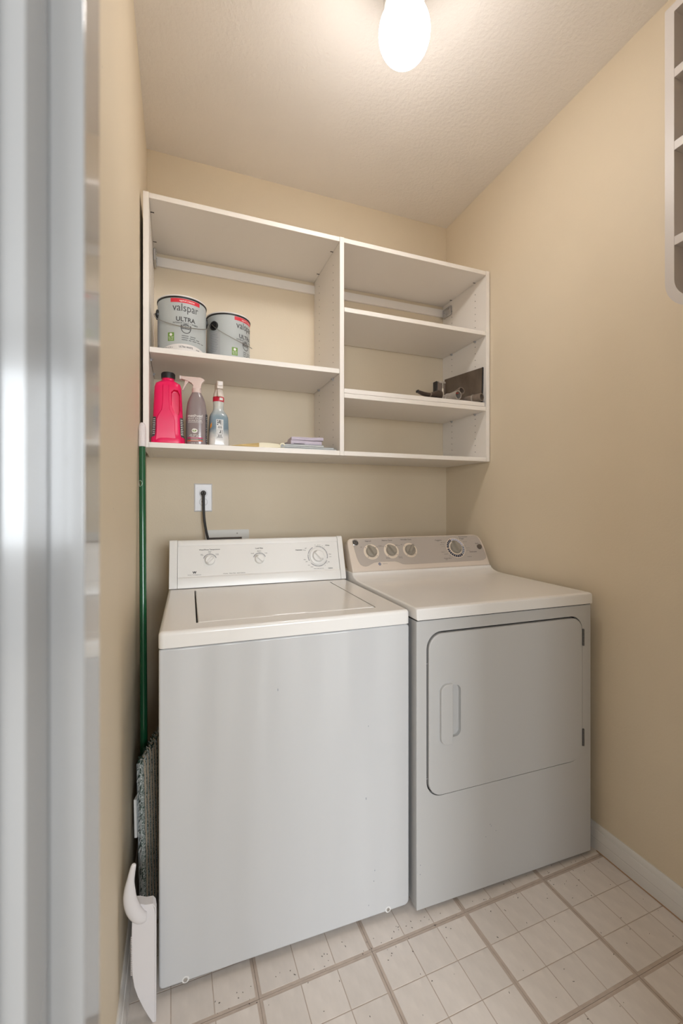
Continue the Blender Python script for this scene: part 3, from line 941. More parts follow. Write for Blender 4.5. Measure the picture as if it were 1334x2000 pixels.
MB().box(-0.064, -0.0615, -0.004, 0.004, 0.001, 0.1705, 0, 0, 0, Mx).build('edge_strip', M_BLACK, t)


def pipe(name, lb, cat, p0, p1, r, mt, collar=None):
    p0, p1 = Vector(p0), Vector(p1)
    t = thing(name, lb, cat, (p0.x, p0.y, ZRS), 0, GRP)
    d = p1 - p0
    ln = d.length
    Mx = Matrix.Translation((0, 0, p0.z)) @ d.to_track_quat('Z', 'Y').to_matrix().to_4x4()
    MB().lathe([(r * 0.80, 0.0), (r, 0.0), (r, ln * 0.3), (r * 0.94, ln * 0.34), (r * 0.92, ln), (r * 0.72, ln), (r * 0.78, ln * 0.3)], 24, 0, Mx, caps=(False, False)).build('pipe_wall', mt, t)
    MB().lathe([(0.0, 0.030), (r * 0.79, 0.030)], 24, 0, Mx, caps=(False, False)).build('bore', M_BORE, t)
    if collar:
        MB().lathe([(r * 0.96, collar), (r * 1.07, collar + 0.002), (r * 1.07, collar + 0.006), (r * 0.96, collar + 0.008)], 24, 0, Mx, caps=(False, False)).build('collar', M_GRYP, t)
    return t


pipe('vacuum_pipe', 'brown grey pipe lying at the shelf end, open mouth toward the room', 'pipe', (1.3270, 1.6520, 0.0215), (1.275, 1.790, 0.0205), 0.0185, M_BRN, 0.040)
pipe('vacuum_pipe', 'short brown pipe lying behind, in front of the dark board', 'pipe', (1.2580, 1.7100, 0.0600), (1.245, 1.830, 0.0340), 0.0172, M_BRN)
t = pipe('hose_end', 'grey hose end with a red spot inside its wide mouth', 'hose end', (1.2060, 1.6650, 0.0235), (1.188, 1.760, 0.0225), 0.0205, M_GRYP, 0.060)
MB().lathe([(0.0, 0.0), (0.006, 0.0005), (0.007, 0.003), (0.0, 0.004)], 10, 0, Matrix.Translation((-0.004, 0.004, 0.030))).build('red_spot', mat('red plastic', srgb(190, 70, 58), 0.4), t)
t = thing('crevice_tool', 'dark brown flat crevice tool with tapered tip, leftmost of the vacuum tools', 'vacuum tool', (0.9980, 1.6800, ZRS), radians(-2), GRP)
rings = []
for x, z, hw, hh in ((0.000, 0.0250, 0.010, 0.0035), (0.008, 0.0230, 0.014, 0.0060), (0.030, 0.0165, 0.017, 0.0080), (0.060, 0.0125, 0.019, 0.0090), (0.085, 0.0165, 0.019, 0.0130), (0.105, 0.0210, 0.017, 0.0180), (0.124, 0.0195, 0.014, 0.0170)):
    rings.append([(x, hw * cos(2 * pi * i / 16), z + hh * sin(2 * pi * i / 16)) for i in range(16)])
MB().loft(rings).build('tool_body', M_DRKP, t, 60)
MB().loft([[(x, (hw + 0.001) * cos(2 * pi * i / 16), z + (hh + 0.001) * sin(2 * pi * i / 16)) for i in range(16)] for x, z, hw, hh in ((0.058, 0.0125, 0.019, 0.0090), (0.064, 0.0127, 0.019, 0.0092))]).build('ridge', M_BRN, t)
MB().box(-0.002, 0.006, -0.010, 0.010, 0.0195, 0.0300, 0.002).build('tip', M_BLACK, t)
t = thing('dusting_nozzle', 'small upright brown nozzle with clear body, standing behind the hose end', 'vacuum tool', (1.1960, 1.8010, ZRS), 0.05, GRP)
MB().box(-0.026, 0.026, -0.014, 0.014, 0.0005, 0.1140, 0.006, 3).build('nozzle_body', mat('smoky plastic', srgb(112, 100, 92), 0.15), t)
MB().box(-0.030, -0.021, -0.015, 0.015, 0.004, 0.1170, 0.004).build('dark_rim', M_BLACK, t)
MB().cyl((0.006, -0.016, 0.030), (0.006, -0.016, 0.082), 0.0085, 0.0070, 14).cyl((0.006, -0.016, 0.082), (0.006, -0.016, 0.110), 0.003, n=10).build('metal_stem', M_CHROME, t)
MB().box(-0.016, 0.024, -0.0165, 0.010, 0.1080, 0.1180, 0.002).build('top_cap', M_GRYP, t)
t = thing('tool_clip', 'narrow grey clip lying flat at the shelf front between the tools', 'clip', (1.1540, 1.6630, ZRS), radians(10), GRP)
MB().box(-0.017, 0.017, -0.003, 0.003, 0.0004, 0.0060, 0.002).build('clip_body', M_GRYP, t)
MB().box(-0.019, -0.013, -0.0035, 0.0035, 0.0004, 0.0100, 0.002).build('clip_end', M_GRYP, t)

# ------------------------------------------------------------------ outlet, cord, laundry box
ol = thing('power_outlet', 'white duplex outlet with oversized plate on the back wall', 'outlet', (0.1047, YB, 1.2370))
mb = MB()
mb.loft([[(a * hx, y, b * hz) for a, b in ((-1, -1), (1, -1), (1, 1), (-1, 1))] for y, hx, hz in ((0, 0.0386, 0.0622), (-0.002, 0.0386, 0.0622), (-0.0065, 0.0340, 0.0576))])
MB_ = mb.build('cover_plate', mat('white outlet plastic', srgb(226, 226, 230), 0.3, bump=(500, 0.3, 0.0004)), ol, 30)
for zz in (0.0195, -0.0195):
    o_ = [(0.0165 * cos(a), max(-0.0135, min(0.0135, 0.0165 * sin(a)))) for a in [2 * pi * i / 32 for i in range(32)]]
    MB().prism([(x * 1.05, z * 1.05 + zz) for x, z in o_], -0.0067, -0.0060, 'y').build('receptacle_gap', M_INKG, ol, 0)
    rc = MB().prism([(x, z + zz) for x, z in o_], -0.0085, -0.0066, 'y', 0.0006, 1).build('receptacle', MATS['white outlet plastic'], ol, 30)
    for (a, b, c, d) in ((-0.0070, -0.0055, -0.001, 0.006), (0.0055, 0.0070, -0.001, 0.005), (-0.0018, 0.0018, -0.0085, -0.0050)):
        MB().box(a, b, -0.0090, -0.0084, zz + c, zz + d).build('slot', M_GAP, rc, 0)
MB().cyl((0, -0.0064, 0), (0, -0.0072, 0), 0.0026, n=10).build('screw', M_PLW, ol)
pc = thing('power_cable', 'black washer power cord plugged into the upper socket', 'cord', (0.1047, YB - 0.0090, 1.2565))
M_CORD = mat('black cord rubber', srgb(46, 46, 48), 0.45)
mb = MB().loft([[(hx * cos(2 * pi * i / 20), y, hz * sin(2 * pi * i / 20)) for i in range(20)] for y, hx, hz in ((-0.0003, 0.0115, 0.0115), (-0.010, 0.0120, 0.0120), (-0.016, 0.0105, 0.0108), (-0.0175, 0.008, 0.008))])
plug = mb.build('plug', M_CORD, pc, 50)
MB().lathe([(0.0052, 0.0), (0.0072, 0.001), (0.0072, 0.003), (0.0052, 0.004)], 18, 0, Matrix.Translation((0, -0.0170, 0.001)) @ Matrix.Rotation(pi / 2, 4, 'X'), caps=(False, False)).build('plug_ring', M_INKG, plug)
path = smooth_path([(0, -0.0150, 0.0020), (0, -0.0240, -0.0060), (0.0, -0.0255, -0.030), (0.0005, -0.0270, -0.075), (0.0030, -0.0330, -0.120), (0.0105, -0.0450, -0.170), (0.024, -0.072, -0.230), (0.045, -0.120, -0.330)], 6)
MB().tube(path, [0.0075] * 3 + [0.0058] * (len(path) - 3), 10, sx=0.95).build('cable', M_CORD, pc, 60)

lb_ = thing('laundry_box', 'white recessed laundry supply box low on the back wall behind the washer', 'wall box', (0.0, YB, 0.0))
mb = MB().ring_prism(rr(0.1115, 0.3058, 0.915, 1.0925, 0.004, 3), rr(0.129, 0.273, 0.955, 1.0585, 0.002, 3), -0.0075, -0.0002)
mb.build('box_frame', mat('white box plastic', srgb(214, 211, 205), 0.4), lb_)
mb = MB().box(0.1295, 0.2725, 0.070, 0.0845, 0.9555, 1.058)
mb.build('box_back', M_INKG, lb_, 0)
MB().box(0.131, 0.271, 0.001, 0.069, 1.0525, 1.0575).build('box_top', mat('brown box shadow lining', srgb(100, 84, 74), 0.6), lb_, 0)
MB().cyl((0.252, -0.0076, 1.0755), (0.252, -0.0090, 1.0755), 0.0035, n=10).build('screw', M_KNOBG, lb_)
MB().cyl((0.175, 0.04, 0.960), (0.175, 0.04, 1.030), 0.010, n=14).cyl((0.225, 0.04, 0.960), (0.225, 0.04, 1.030), 0.010, n=14).build('valves', mat('brass', (0.5, 0.36, 0.16), 0.35, metal=1), lb_)

# ------------------------------------------------------------------ washing machine
WA = -0.0226
ws = thing('washing_machine', 'white top loading washing machine with slanted control console', 'washing machine', (-0.0446, 1.1429, 0.0), WA)
WW = 0.6880
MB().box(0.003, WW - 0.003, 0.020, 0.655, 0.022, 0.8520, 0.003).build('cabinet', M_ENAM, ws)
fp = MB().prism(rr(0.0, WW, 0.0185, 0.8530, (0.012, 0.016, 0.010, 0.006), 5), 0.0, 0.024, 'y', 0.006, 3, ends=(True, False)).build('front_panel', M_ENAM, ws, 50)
MB().prism([(0.0015, 0.0345), (0.0028, 0.0265), (0.0110, 0.0170), (0.024, 0.0165), (0.024, 0.0345)], 0.012, WW - 0.012, 'x').build('bottom_lip', M_ENAM, fp, 50)
for xx in (0.0620, 0.6180):
    MB().cyl((xx, -0.0005, 0.0255), (xx, 0.008, 0.0255), 0.0085, 0.0095, 18).build('bolt_boss', M_PLW, fp)
    MB().cyl((xx, -0.0022, 0.0258), (xx, 0.002, 0.0258), 0.0052, 0.0058, 6).build('bolt', M_CHROME, fp, 0)
for xx in (0.04, WW - 0.04):
    for yy in (0.06, 0.62):
        MB().cyl((xx, yy, 0.0), (xx, yy, 0.024), 0.018, 0.014, 14).build('foot', M_BLACK, ws)
for (xx, zz, l) in ((0.293, 0.7105, 0.006), (0.555, 0.5700, 0.003), (0.548, 0.362, 0.006), (0.575, 0.150, 0.0035), (0.572, 0.120, 0.003), (0.556, 0.055, 0.003)):
    MB().box(xx, xx + 0.0014, -0.0006, 0.0002, zz, zz + l).build('paint_chip', M_SLATE, fp, 0)
# deck with lid well
dk = MB().prism(rr(-0.0010, WW + 0.001, -0.0030, 0.640, 0.014, 5), 0.8548, 0.8960, 'z', 0.0105, 4, ends=(False, True), clamp=False).mesh('deck')
well = MB().box(0.0880, 0.6060, 0.0575, 0.4990, 0.8760, 0.95).mesh('c')
dk = boolean(dk, [well])
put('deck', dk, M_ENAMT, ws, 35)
MB().box(0.002, WW - 0.002, 0.003, 0.63, 0.8520, 0.8570).build('seam_gasket', M_GAP, ws, 0)
MB().box(0.0885, 0.6055, 0.058, 0.4985, 0.8762, 0.8780).build('lid_well', M_GAP, ws, 0)
ld = MB().box(0.0922, 0.6020, 0.0585, 0.4970, 0.8790, 0.8975, 0.0045, 3).mesh('lid')
notch = MB().loft([[(x, 0.0585 + dy * cos(a) * 1.0, 0.8995 + dz * sin(a)) for a in [2 * pi * i / 16 for i in range(16)]] for x, dy, dz in ((0.270, 0.001, 0.0008), (0.300, 0.010, 0.0060), (0.385, 0.010, 0.0060), (0.415, 0.001, 0.0008))]).mesh('c')
ld = boolean(ld, [notch])
lid = put('lid', ld, M_ENAMT, ws, 35)
for xx in (0.0915, 0.6027):
    MB().box(xx - 0.002, xx + 0.002, 0.482, 0.500, 0.8790, 0.8972).build('hinge', M_INKG, lid, 0)

# console: face runs from (y .556, z .925) up to (y .600, z 1.060)
EA, EB = Vector((0.556, 0.925)), Vector((0.600, 1.060))
ev = (EB - EA).normalized()
nv = Vector((-ev.y, ev.x))


def wf(off=0.0):
    return lambda u_, s_: (u_, EA.x + ev.x * s_ + nv.x * off, EA.y + ev.y * s_ + nv.y * off)


def pf(s_, off):
    p = EA + ev * s_ + nv * off
    return (p.x, p.y)


cprof = [(0.5460, 0.8985), (0.5462, 0.9010), pf(-0.0180, 0.0030), pf(-0.0050, 0.0048), pf(0.0080, 0.0040), pf(0.0125, 0.0010), pf(0.0135, 0.0), pf(0.1300, 0.0), pf(0.1310, 0.0012), pf(0.1335, 0.0026), pf(0.1420, 0.0028),
         pf(0.1500, 0.0005), pf(0.1545, -0.0050), pf(0.1552, -0.0130), (0.660, 1.060), (0.664, 1.050), (0.664, 0.8985)]
con = MB().prism(cprof, 0.0302, 0.6640, 'x').build('console', M_PLW, ws, 30)
eprof = [(0.5455, 0.8985), (0.5452, 0.9010)] + [pf(a, b) for a, b in ((-0.0180, 0.0042), (-0.005, 0.0060), (0.010, 0.0056), (0.06, 0.0045), (0.1335, 0.0040), (0.1425, 0.0040), (0.1512, 0.0015), (0.1560, -0.0045), (0.1566, -0.0130))] + [(0.662, 1.0615), (0.666, 1.050), (0.666, 0.8985)]
MB().prism(eprof, 0.0005, 0.0290, 'x', 0.004, 2, ends=(True, False)).build('end_cap', M_PLW, ws, 30)
MB().prism(eprof, 0.6652, 0.6875, 'x', 0.004, 2, ends=(False, True)).build('end_cap', M_PLW, ws, 30)


def arc(mb, c, r0, r1, a0, a1, sf_, n=18, mi=0):
    V = []
    for i in range(n + 1):
        a = radians(a0 + (a1 - a0) * i / n)
        V += [sf_(c[0] + r0 * cos(a), c[1] + r0 * sin(a)), sf_(c[0] + r1 * cos(a), c[1] + r1 * sin(a))]
    mb.add(V, [(2 * i, 2 * i + 1, 2 * i + 3, 2 * i + 2) for i in range(n)], mi)


def face_matrix(A, e_, n_, u_, s_):
    o_ = A + e_ * s_
    X, Yv, Zv = Vector((1, 0, 0)), Vector((0, e_.x, e_.y)), Vector((0, n_.x, n_.y))
    Mx = Matrix((X, Yv, Zv)).transposed().to_4x4()
    Mx.translation = Vector((u_, o_.x, o_.y))
    return Mx


P0, P1 = wf(0.0004), wf(0.0007)
# grey scale arcs
mb = MB()
arc(mb, (0.1454, 0.0720), 0.0225, 0.0265, 20, 160, P0)
arc(mb, (0.3338, 0.0691), 0.0225, 0.0265, 20, 160, P0)
for a0, a1 in ((-15, 60), (62, 98), (118, 165), (170, 205), (222, 265), (268, 300), (303, 330)):
    arc(mb, (0.5740, 0.0710), 0.0395, 0.0435, a0, a1, P0, 10)
mb.build('dial_scales', mat('pale grey print', srgb(168, 168, 170), 0.5), con, 0)
mb = letters([('Wash/Rinse Temperature', 0.1445, 0.1135, 0.0770, 0.0062, 0.02), ('Load Size', 0.3340, 0.1133, 0.0300, 0.0055, 0.02), ('Delicates', 0.4955, 0.1002, 0.0280, 0.0050, 0.02),
              ('Whites', 0.6190, 0.1155, 0.0190, 0.0050, 0.02), ('Colors', 0.6240, 0.0190, 0.0190, 0.0050, 0.02), ('4 Cycles   Heavy Duty   Super Capacity', 0.2345, 0.0185, 0.0830, 0.0042, 0.01),
              ('White-Westinghouse', 0.0890, 0.0192, 0.0480, 0.0034, 0.01), ('Hot\nCold', 0.1165, 0.0945, 0.0095, 0.0065, 0.01), ('Warm\nCold', 0.1455, 0.1050, 0.0120, 0.0065, 0.01), ('Cold\nCold', 0.1720, 0.0945, 0.0105, 0.0065, 0.01),
              ('Small', 0.3065, 0.0930, 0.0110, 0.0034, 0.01), ('Medium', 0.3335, 0.1015, 0.0150, 0.0034, 0.01), ('Large', 0.3605, 0.0925, 0.0110, 0.0034, 0.01), ('Off', 0.5245, 0.1060, 0.0075, 0.0034, 0.01), ('Rinse', 0.5190, 0.0985, 0.0100, 0.0034, 0.01),
              ('Wash', 0.5170, 0.0590, 0.0090, 0.0034, 0.01), ('Off', 0.5240, 0.0500, 0.0075, 0.0034, 0.01), ('Spin', 0.5335, 0.0350, 0.0085, 0.0034, 0.01), ('Rinse', 0.5450, 0.0280, 0.0100, 0.0034, 0.01), ('Rinse', 0.6275, 0.0775, 0.0100, 0.0034, 0.01),
              ('Spin', 0.6275, 0.0660, 0.0085, 0.0034, 0.01), ('Off', 0.6185, 0.0450, 0.0075, 0.0034, 0.01), ], P1)
words(mb, 0.5730, 0.0195, 0.0420, 0.0012, P1, 4)
V, Fc, W_, H_ = txt('W', 0.06)
mb.add([P1(0.0895 + x * 0.0150 / W_, 0.0285 + y * 0.0090 / H_) for x, y in V], Fc)
for cx, cy in ((0.1454, 0.0720), (0.3338, 0.0691)):
    for a in (40, 90, 140):
        arc(mb, (cx + 0.0245 * cos(radians(a)), cy + 0.0245 * sin(radians(a))), 0.0, 0.0012, 0, 360, wf(0.001), 8)
for k in range(22):
    a = 2 * pi * k / 22 + 0.1
    arc(mb, (0.5740 + 0.0415 * cos(a), 0.0710 + 0.0415 * sin(a)), 0.0, 0.0010, 0, 360, wf(0.001), 6)
for k, a in enumerate((100, 85, 75, 62, 50, -55, -40)):
    letters([(str(14 - 2 * (k % 6)), 0.5740 + 0.0480 * cos(radians(a)), 0.0710 + 0.0480 * sin(radians(a)), None, 0.0030, 0.01)], P1, mb)
mb.build('lettering', M_INK, con, 0)


def wknob(c, r, ang, dep, mtl, parent, skirt=False):
    Mx = face_matrix(EA, ev, nv, c[0], c[1])
    kb = thing_part = MB()
    if skirt:
        kb.lathe([(0.0, 0.001), (r * 1.42, 0.001), (r * 1.46, 0.0035), (r * 1.40, 0.0060), (r * 1.05, 0.0068), (r * 1.0, 0.0070)], 48, 0, Mx, caps=(False, False))
    kb.lathe([(r * 0.96, 0.0005), (r, 0.002), (r * 0.95, dep * 0.62), (r * 0.86, dep * 0.72), (0.0, dep * 0.74)], 40, 0, Mx)
    k_ = kb.build('knob', mtl, parent, 40)
    Mg = Mx @ Matrix.Rotation(radians(ang), 4, 'Z')
    MB().loft([[(x, -hw, dep * 0.55), (x, hw, dep * 0.55), (x, hw * 0.55, z), (x, -hw * 0.55, z)] for x, hw, z in ((-r * 0.93, r * 0.30, dep * 0.75), (-r * 0.75, r * 0.36, dep * 1.12), (r * 0.6, r * 0.36, dep * 1.2), (r * 0.94, r * 0.30, dep * 0.9))], 0, Mg).build('grip', mtl, k_, 40)
    MB().box(r * 0.72, r * 0.95, -0.0007, 0.0007, dep * 0.6, dep * 0.98, 0, 0, 0, Mg).build('pointer', M_INK, k_, 0)
    return k_


wknob((0.1454, 0.0720), 0.0185, 45, 0.017, M_PLW, con)
wknob((0.3338, 0.0691), 0.0185, 135, 0.017, M_PLW, con)
wknob((0.5740, 0.0710), 0.0245, -50, 0.022, M_PLW, con, True)

# ------------------------------------------------------------------ dryer
dr = thing('clothes_dryer', 'white front loading dryer with beige console standing right of the washer', 'dryer', (0.6552, 1.1052, 0.0), -0.028)
DW = 0.6780
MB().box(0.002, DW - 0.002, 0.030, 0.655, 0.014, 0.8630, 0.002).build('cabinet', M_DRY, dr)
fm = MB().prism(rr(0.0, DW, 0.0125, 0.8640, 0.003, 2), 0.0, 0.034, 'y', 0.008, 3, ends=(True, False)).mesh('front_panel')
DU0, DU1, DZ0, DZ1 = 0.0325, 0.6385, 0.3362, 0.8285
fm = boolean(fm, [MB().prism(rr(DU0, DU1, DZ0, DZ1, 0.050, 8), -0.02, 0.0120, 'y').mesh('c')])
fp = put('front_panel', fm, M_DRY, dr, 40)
MB().prism(rr(DU0 + 0.001, DU1 - 0.001, DZ0 + 0.001, DZ1 - 0.001, 0.049, 8), 0.0112, 0.0118, 'y').build('door_gap', M_GAP, fp, 0)
dm = MB().prism(rr(DU0 + 0.0065, DU1 - 0.0020, DZ0 + 0.0020, DZ1 - 0.0060, 0.046, 8), -0.0035, 0.0110, 'y', 0.004, 3, ends=(True, False)).mesh('door')
dm = boolean(dm, [MB().prism(rr(0.0930, 0.1490, 0.5060, 0.6620, 0.018, 6), -0.02, 0.0085, 'y', 0.004, 2).mesh('c')])
door = put('door', dm, M_DRY, dr, 40)
MB().prism(rr(0.0755, 0.1160, 0.4900, 0.6700, (0.022, 0.002, 0.002, 0.022), 6), -0.0130, -0.0030, 'y', 0.0035, 3, ends=(True, False)).build('door_handle', M_DRY, door, 40)
for z0 in (0.7265, 0.3850):
    mb = MB()
    for k in range(5):
        mb.cyl((DU1 - 0.0005, -0.0045, z0 + k * 0.0112), (DU1 - 0.0005, -0.0045, z0 + 0.0105 + k * 0.0112), 0.0034, n=10)
    mb.box(DU1 - 0.0050, DU1 + 0.0045, -0.0030, 0.0002, z0, z0 + 0.0555)
    mb.build('hinge', mat('dark steel', (0.12, 0.12, 0.12), 0.4, metal=0.6), door, 40)
for zz in (0.735, 0.393):
    MB().cyl((DU0 + 0.0040, 0.0105, zz), (DU0 + 0.0040, 0.003, zz), 0.0022, n=8).build('latch_screw', M_INKG, fp)
for (xx, zz) in ((0.258, 0.205), (0.262, 0.199), (0.280, 0.180), (0.242, 0.170), (0.011, 0.145), (0.010, 0.118)):
    MB().box(xx, xx + 0.0018, -0.0006, 0.0002, zz, zz + 0.0018).build('paint_chip', M_SLATE, fp, 0)
tprof = [(-0.0050, 0.8675), (-0.0050, 0.8950), (-0.0030, 0.9000), (0.0030, 0.9030), (0.012, 0.9036), (0.440, 0.9036), (0.480, 0.9052), (0.508, 0.9110), (0.524, 0.9190), (0.529, 0.9270), (0.655, 0.9270), (0.655, 0.8675)]
MB().prism(tprof, -0.0030, DW + 0.003, 'x', 0.005, 3).build('top_panel', M_ENAMT, dr, 40)
MB().box(0.002, DW - 0.002, 0.002, 0.65, 0.8630, 0.8680).build('seam_gasket', M_GAP, dr, 0)
for xx in (0.04, DW - 0.04):
    for yy in (0.07, 0.62):
        MB().cyl((xx, yy, 0.0), (xx, yy, 0.016), 0.018, 0.014, 14).build('foot', M_BLACK, dr)
DA, DB = Vector((0.530, 0.928)), Vector((0.600, 1.058))
de = (DB - DA).normalized()
dn = Vector((-de.y, de.x))


def df(off=0.0):
    return lambda u_, s_: (u_, DA.x + de.x * s_ + dn.x * off, DA.y + de.y * s_ + dn.y * off)


MF = face_matrix(DA, de, dn, 0, 0)
out = [(0.0, 0.0005)] + [(-0.001, 0.06), (-0.0015, 0.125), (0.0005, 0.139), (0.0055, 0.1475), (0.0140, 0.1520), (0.0350, 0.1535), (0.30, 0.1555), (0.6300, 0.1560), (0.6480, 0.1535), (0.6600, 0.1470), (0.6685, 0.1360), (0.6735, 0.1200), (0.6770, 0.09), (0.6775, 0.04), (0.6775, 0.0005)]
dc = MB().prism(out, -0.055, 0.0, 'z', 0.006, 3, 0, MF, ends=(False, True)).build('console', M_BEIGE, dr, 40)
pan = [(0.0215, 0.1420), (0.0235, 0.1150), (0.0285, 0.0650), (0.0330, 0.0460), (0.0400, 0.0320), (0.0500, 0.0250), (0.0620, 0.0228), (0.0740, 0.0250), (0.0900, 0.0325), (0.1030, 0.0380), (0.1200, 0.0402), (0.1611, 0.0404), (0.2000, 0.0396), (0.2150, 0.0355), (0.2314, 0.0262),
       (0.2450, 0.0235), (0.2650, 0.0228), (0.6300, 0.0238), (0.6500, 0.0262), (0.6640, 0.0330), (0.6690, 0.0440), (0.6700, 0.0560), (0.6665, 0.0900), (0.6610, 0.1250), (0.6560, 0.1400), (0.6480, 0.1478), (0.6360, 0.1500), (0.30, 0.1497), (0.0320, 0.1478), (0.0240, 0.1455)]
pn = MB().prism(pan, -0.001, 0.0012, 'z', 0, 0, 0, MF).build('control_panel', M_PANEL, dc, 30)
D0, D1, D2 = df(0.0015), df(0.0019), df(0.0023)
# print
mb = letters([('Signal', 0.0925, 0.1362, 0.0280, 0.0064, 0.012), ('Fabric Care', 0.1830, 0.1375, 0.0490, 0.0060, 0.012), ('Wrinkle Care', 0.2748, 0.1385, 0.0540, 0.0060, 0.012), ('Cottons', 0.4381, 0.1306, 0.0345, 0.0056, 0.012),
              ('Permanent', 0.5750, 0.1437, 0.0470, 0.0050, 0.012), ('Press', 0.5650, 0.1355, 0.0230, 0.0050, 0.012), ('Start', 0.6390, 0.1085, 0.0180, 0.0056, 0.012), ('Delicates', 0.6061, 0.0680, 0.0390, 0.0058, 0.012), ('Time Dry', 0.4613, 0.0405, 0.0400, 0.0060, 0.012),
              ('Off', 0.0560, 0.1095, 0.0070, 0.0030, 0.01), ('Medium', 0.0940, 0.1195, 0.0150, 0.0030, 0.01), ('Louder', 0.1270, 0.1080, 0.0130, 0.0030, 0.01), ('Synthetics\nPermanent Press', 0.1500, 0.1120, 0.0250, 0.0065, 0.006), ('Cottons\nRegular Heavy', 0.2280, 0.1130, 0.0250, 0.0065, 0.006),
              ('Air Fluff\nNo Heat', 0.1710, 0.0560, 0.0190, 0.0075, 0.006), ('Delicates\nLow Heat', 0.2300, 0.0560, 0.0190, 0.0070, 0.006), ('Off', 0.2480, 0.1150, 0.0070, 0.0034, 0.01), ('SensorDry', 0.1510, 0.0305, 0.0220, 0.0034, 0.008),
              ('More Time', 0.4590, 0.1180, 0.0200, 0.0028, 0.01), ('More Dry', 0.4530, 0.1080, 0.0210, 0.0028, 0.01), ('Less Dry', 0.4550, 0.0990, 0.0180, 0.0028, 0.01), ('Optimum', 0.4480, 0.0720, 0.0210, 0.0028, 0.01), ('Dewrinkle', 0.4590, 0.0620, 0.0190, 0.0028, 0.01),
              ('Off', 0.5530, 0.1235, 0.0060, 0.0028, 0.01), ('More Dry', 0.5790, 0.1180, 0.0190, 0.0028, 0.01), ('Off', 0.5700, 0.0975, 0.0060, 0.0028, 0.01), ('More Dry', 0.5840, 0.0870, 0.0180, 0.0028, 0.01), ('Less Dry', 0.5820, 0.0760, 0.0170, 0.0028, 0.01),
              ('Cool Down', 0.5780, 0.0445, 0.0240, 0.0028, 0.01), ('80', 0.4775, 0.0520, None, 0.0030, 0.01), ('60', 0.4880, 0.0470, None, 0.0030, 0.01), ('40', 0.5040, 0.0430, None, 0.0030, 0.01), ('20', 0.5200, 0.0415, None, 0.0030, 0.01), ('Off', 0.5140, 0.1340, None, 0.0028, 0.01), ('Start Here', 0.5350, 0.1340, 0.018, 0.0028, 0.01)], D0)
for (a, b, c, d) in ((0.4310, 0.4420, 0.1252, 0.1262), (0.4480, 0.4590, 0.0345, 0.0356), (0.5610, 0.5720, 0.1308, 0.1317)):
    patch(mb, a, b, c, d, D0, 1)
mb.build('lettering', M_INK, pn, 0)
# knob rings and dial bands
for (c, r0, r1) in (((0.0990, 0.0868), 0.0255, 0.0350), ((0.1930, 0.0882), 0.0255, 0.0350), ((0.2835, 0.0879), 0.0255, 0.0340)):
    mb = MB()
    arc(mb, c, 0.0, r1, 0, 360, D0, 40)
    rg = mb.build('dial_ring', M_CREAM, pn, 0)
    mb = MB()
    for a in (140, 40, -40, -130):
        ca, sa = cos(radians(a)), sin(radians(a))
        p = [(c[0] + ca * 0.0275 - sa * q * 0.0008 + ca * k * 0.0055, c[1] + sa * 0.0275 + ca * q * 0.0008 + sa * k * 0.0055) for k, q in ((0, -1), (1, -1), (1, 1), (0, 1))]
        mb.add([D1(*q) for q in p], [(0, 1, 2, 3)])
    mb.build('ticks', M_INK, rg, 0)
bc = (0.5185, 0.0905)
mb = MB()
arc(mb, bc, 0.0, 0.0490, 0, 360, D0, 48)
rg = mb.build('dial_ring', M_CREAM, pn, 0)
for (a0, a1, mt_, nm) in ((112, 178, M_NAVY, 'dial_band'), (184, 308, M_NAVY, 'dial_band'), (312, 372, M_SLATE, 'dial_band'), (16, 108, M_LAV, 'dial_band')):
    mb = MB()
    arc(mb, bc, 0.0345, 0.0460, a0, a1, D1, 20)
    bd = mb.build(nm, mt_, rg, 0)
    mb = MB()
    for a in range(int(a0) + 10, int(a1) - 4, 14):
        arc(mb, bc, 0.0360, 0.0445, a, a + 2.4, D2, 1)
    mb.build('ticks', M_WHT, bd, 0)


def dknob(c, r, ang, dep, parent):
    Mx = face_matrix(DA, de, dn, c[0], c[1])
    k_ = MB().lathe([(r * 1.0, 0.0012), (r * 1.03, 0.003), (r * 0.98, dep * 0.45), (r * 0.90, dep * 0.60), (r * 0.80, dep * 0.64), (0.0, dep * 0.66)], 40, 0, Mx).build('knob', M_KNOBG, parent, 40)
    Mg = Mx @ Matrix.Rotation(radians(ang), 4, 'Z')
    MB().loft([[(x, -hw, dep * 0.3), (x, hw, dep * 0.3), (x, hw * 0.5, z), (x, -hw * 0.5, z)] for x, hw, z in ((-r * 0.95, r * 0.34, dep * 0.70), (-r * 0.7, r * 0.42, dep * 1.1), (r * 0.75, r * 0.40, dep * 1.2), (r * 1.14, r * 0.16, dep * 0.75), (r * 1.24, r * 0.05, dep * 0.45))], 0, Mg).build('grip', M_KNOBG, k_, 45)
    return k_


dknob((0.0990, 0.0868), 0.0240, 118, 0.021, pn)
dknob((0.1930, 0.0882), 0.0240, 122, 0.021, pn)
dknob((0.2835, 0.0879), 0.0240, 55, 0.021, pn)
dknob(bc, 0.0275, 110, 0.024, pn)
Mx = face_matrix(DA, de, dn, 0.6471, 0.0911)
MB().lathe([(0.0120, 0.0012), (0.0120, 0.0050), (0.0105, 0.0075), (0.0, 0.0082)], 28, 0, Mx).build('start_button', mat('dark taupe button', srgb(98, 88, 80), 0.4), pn)
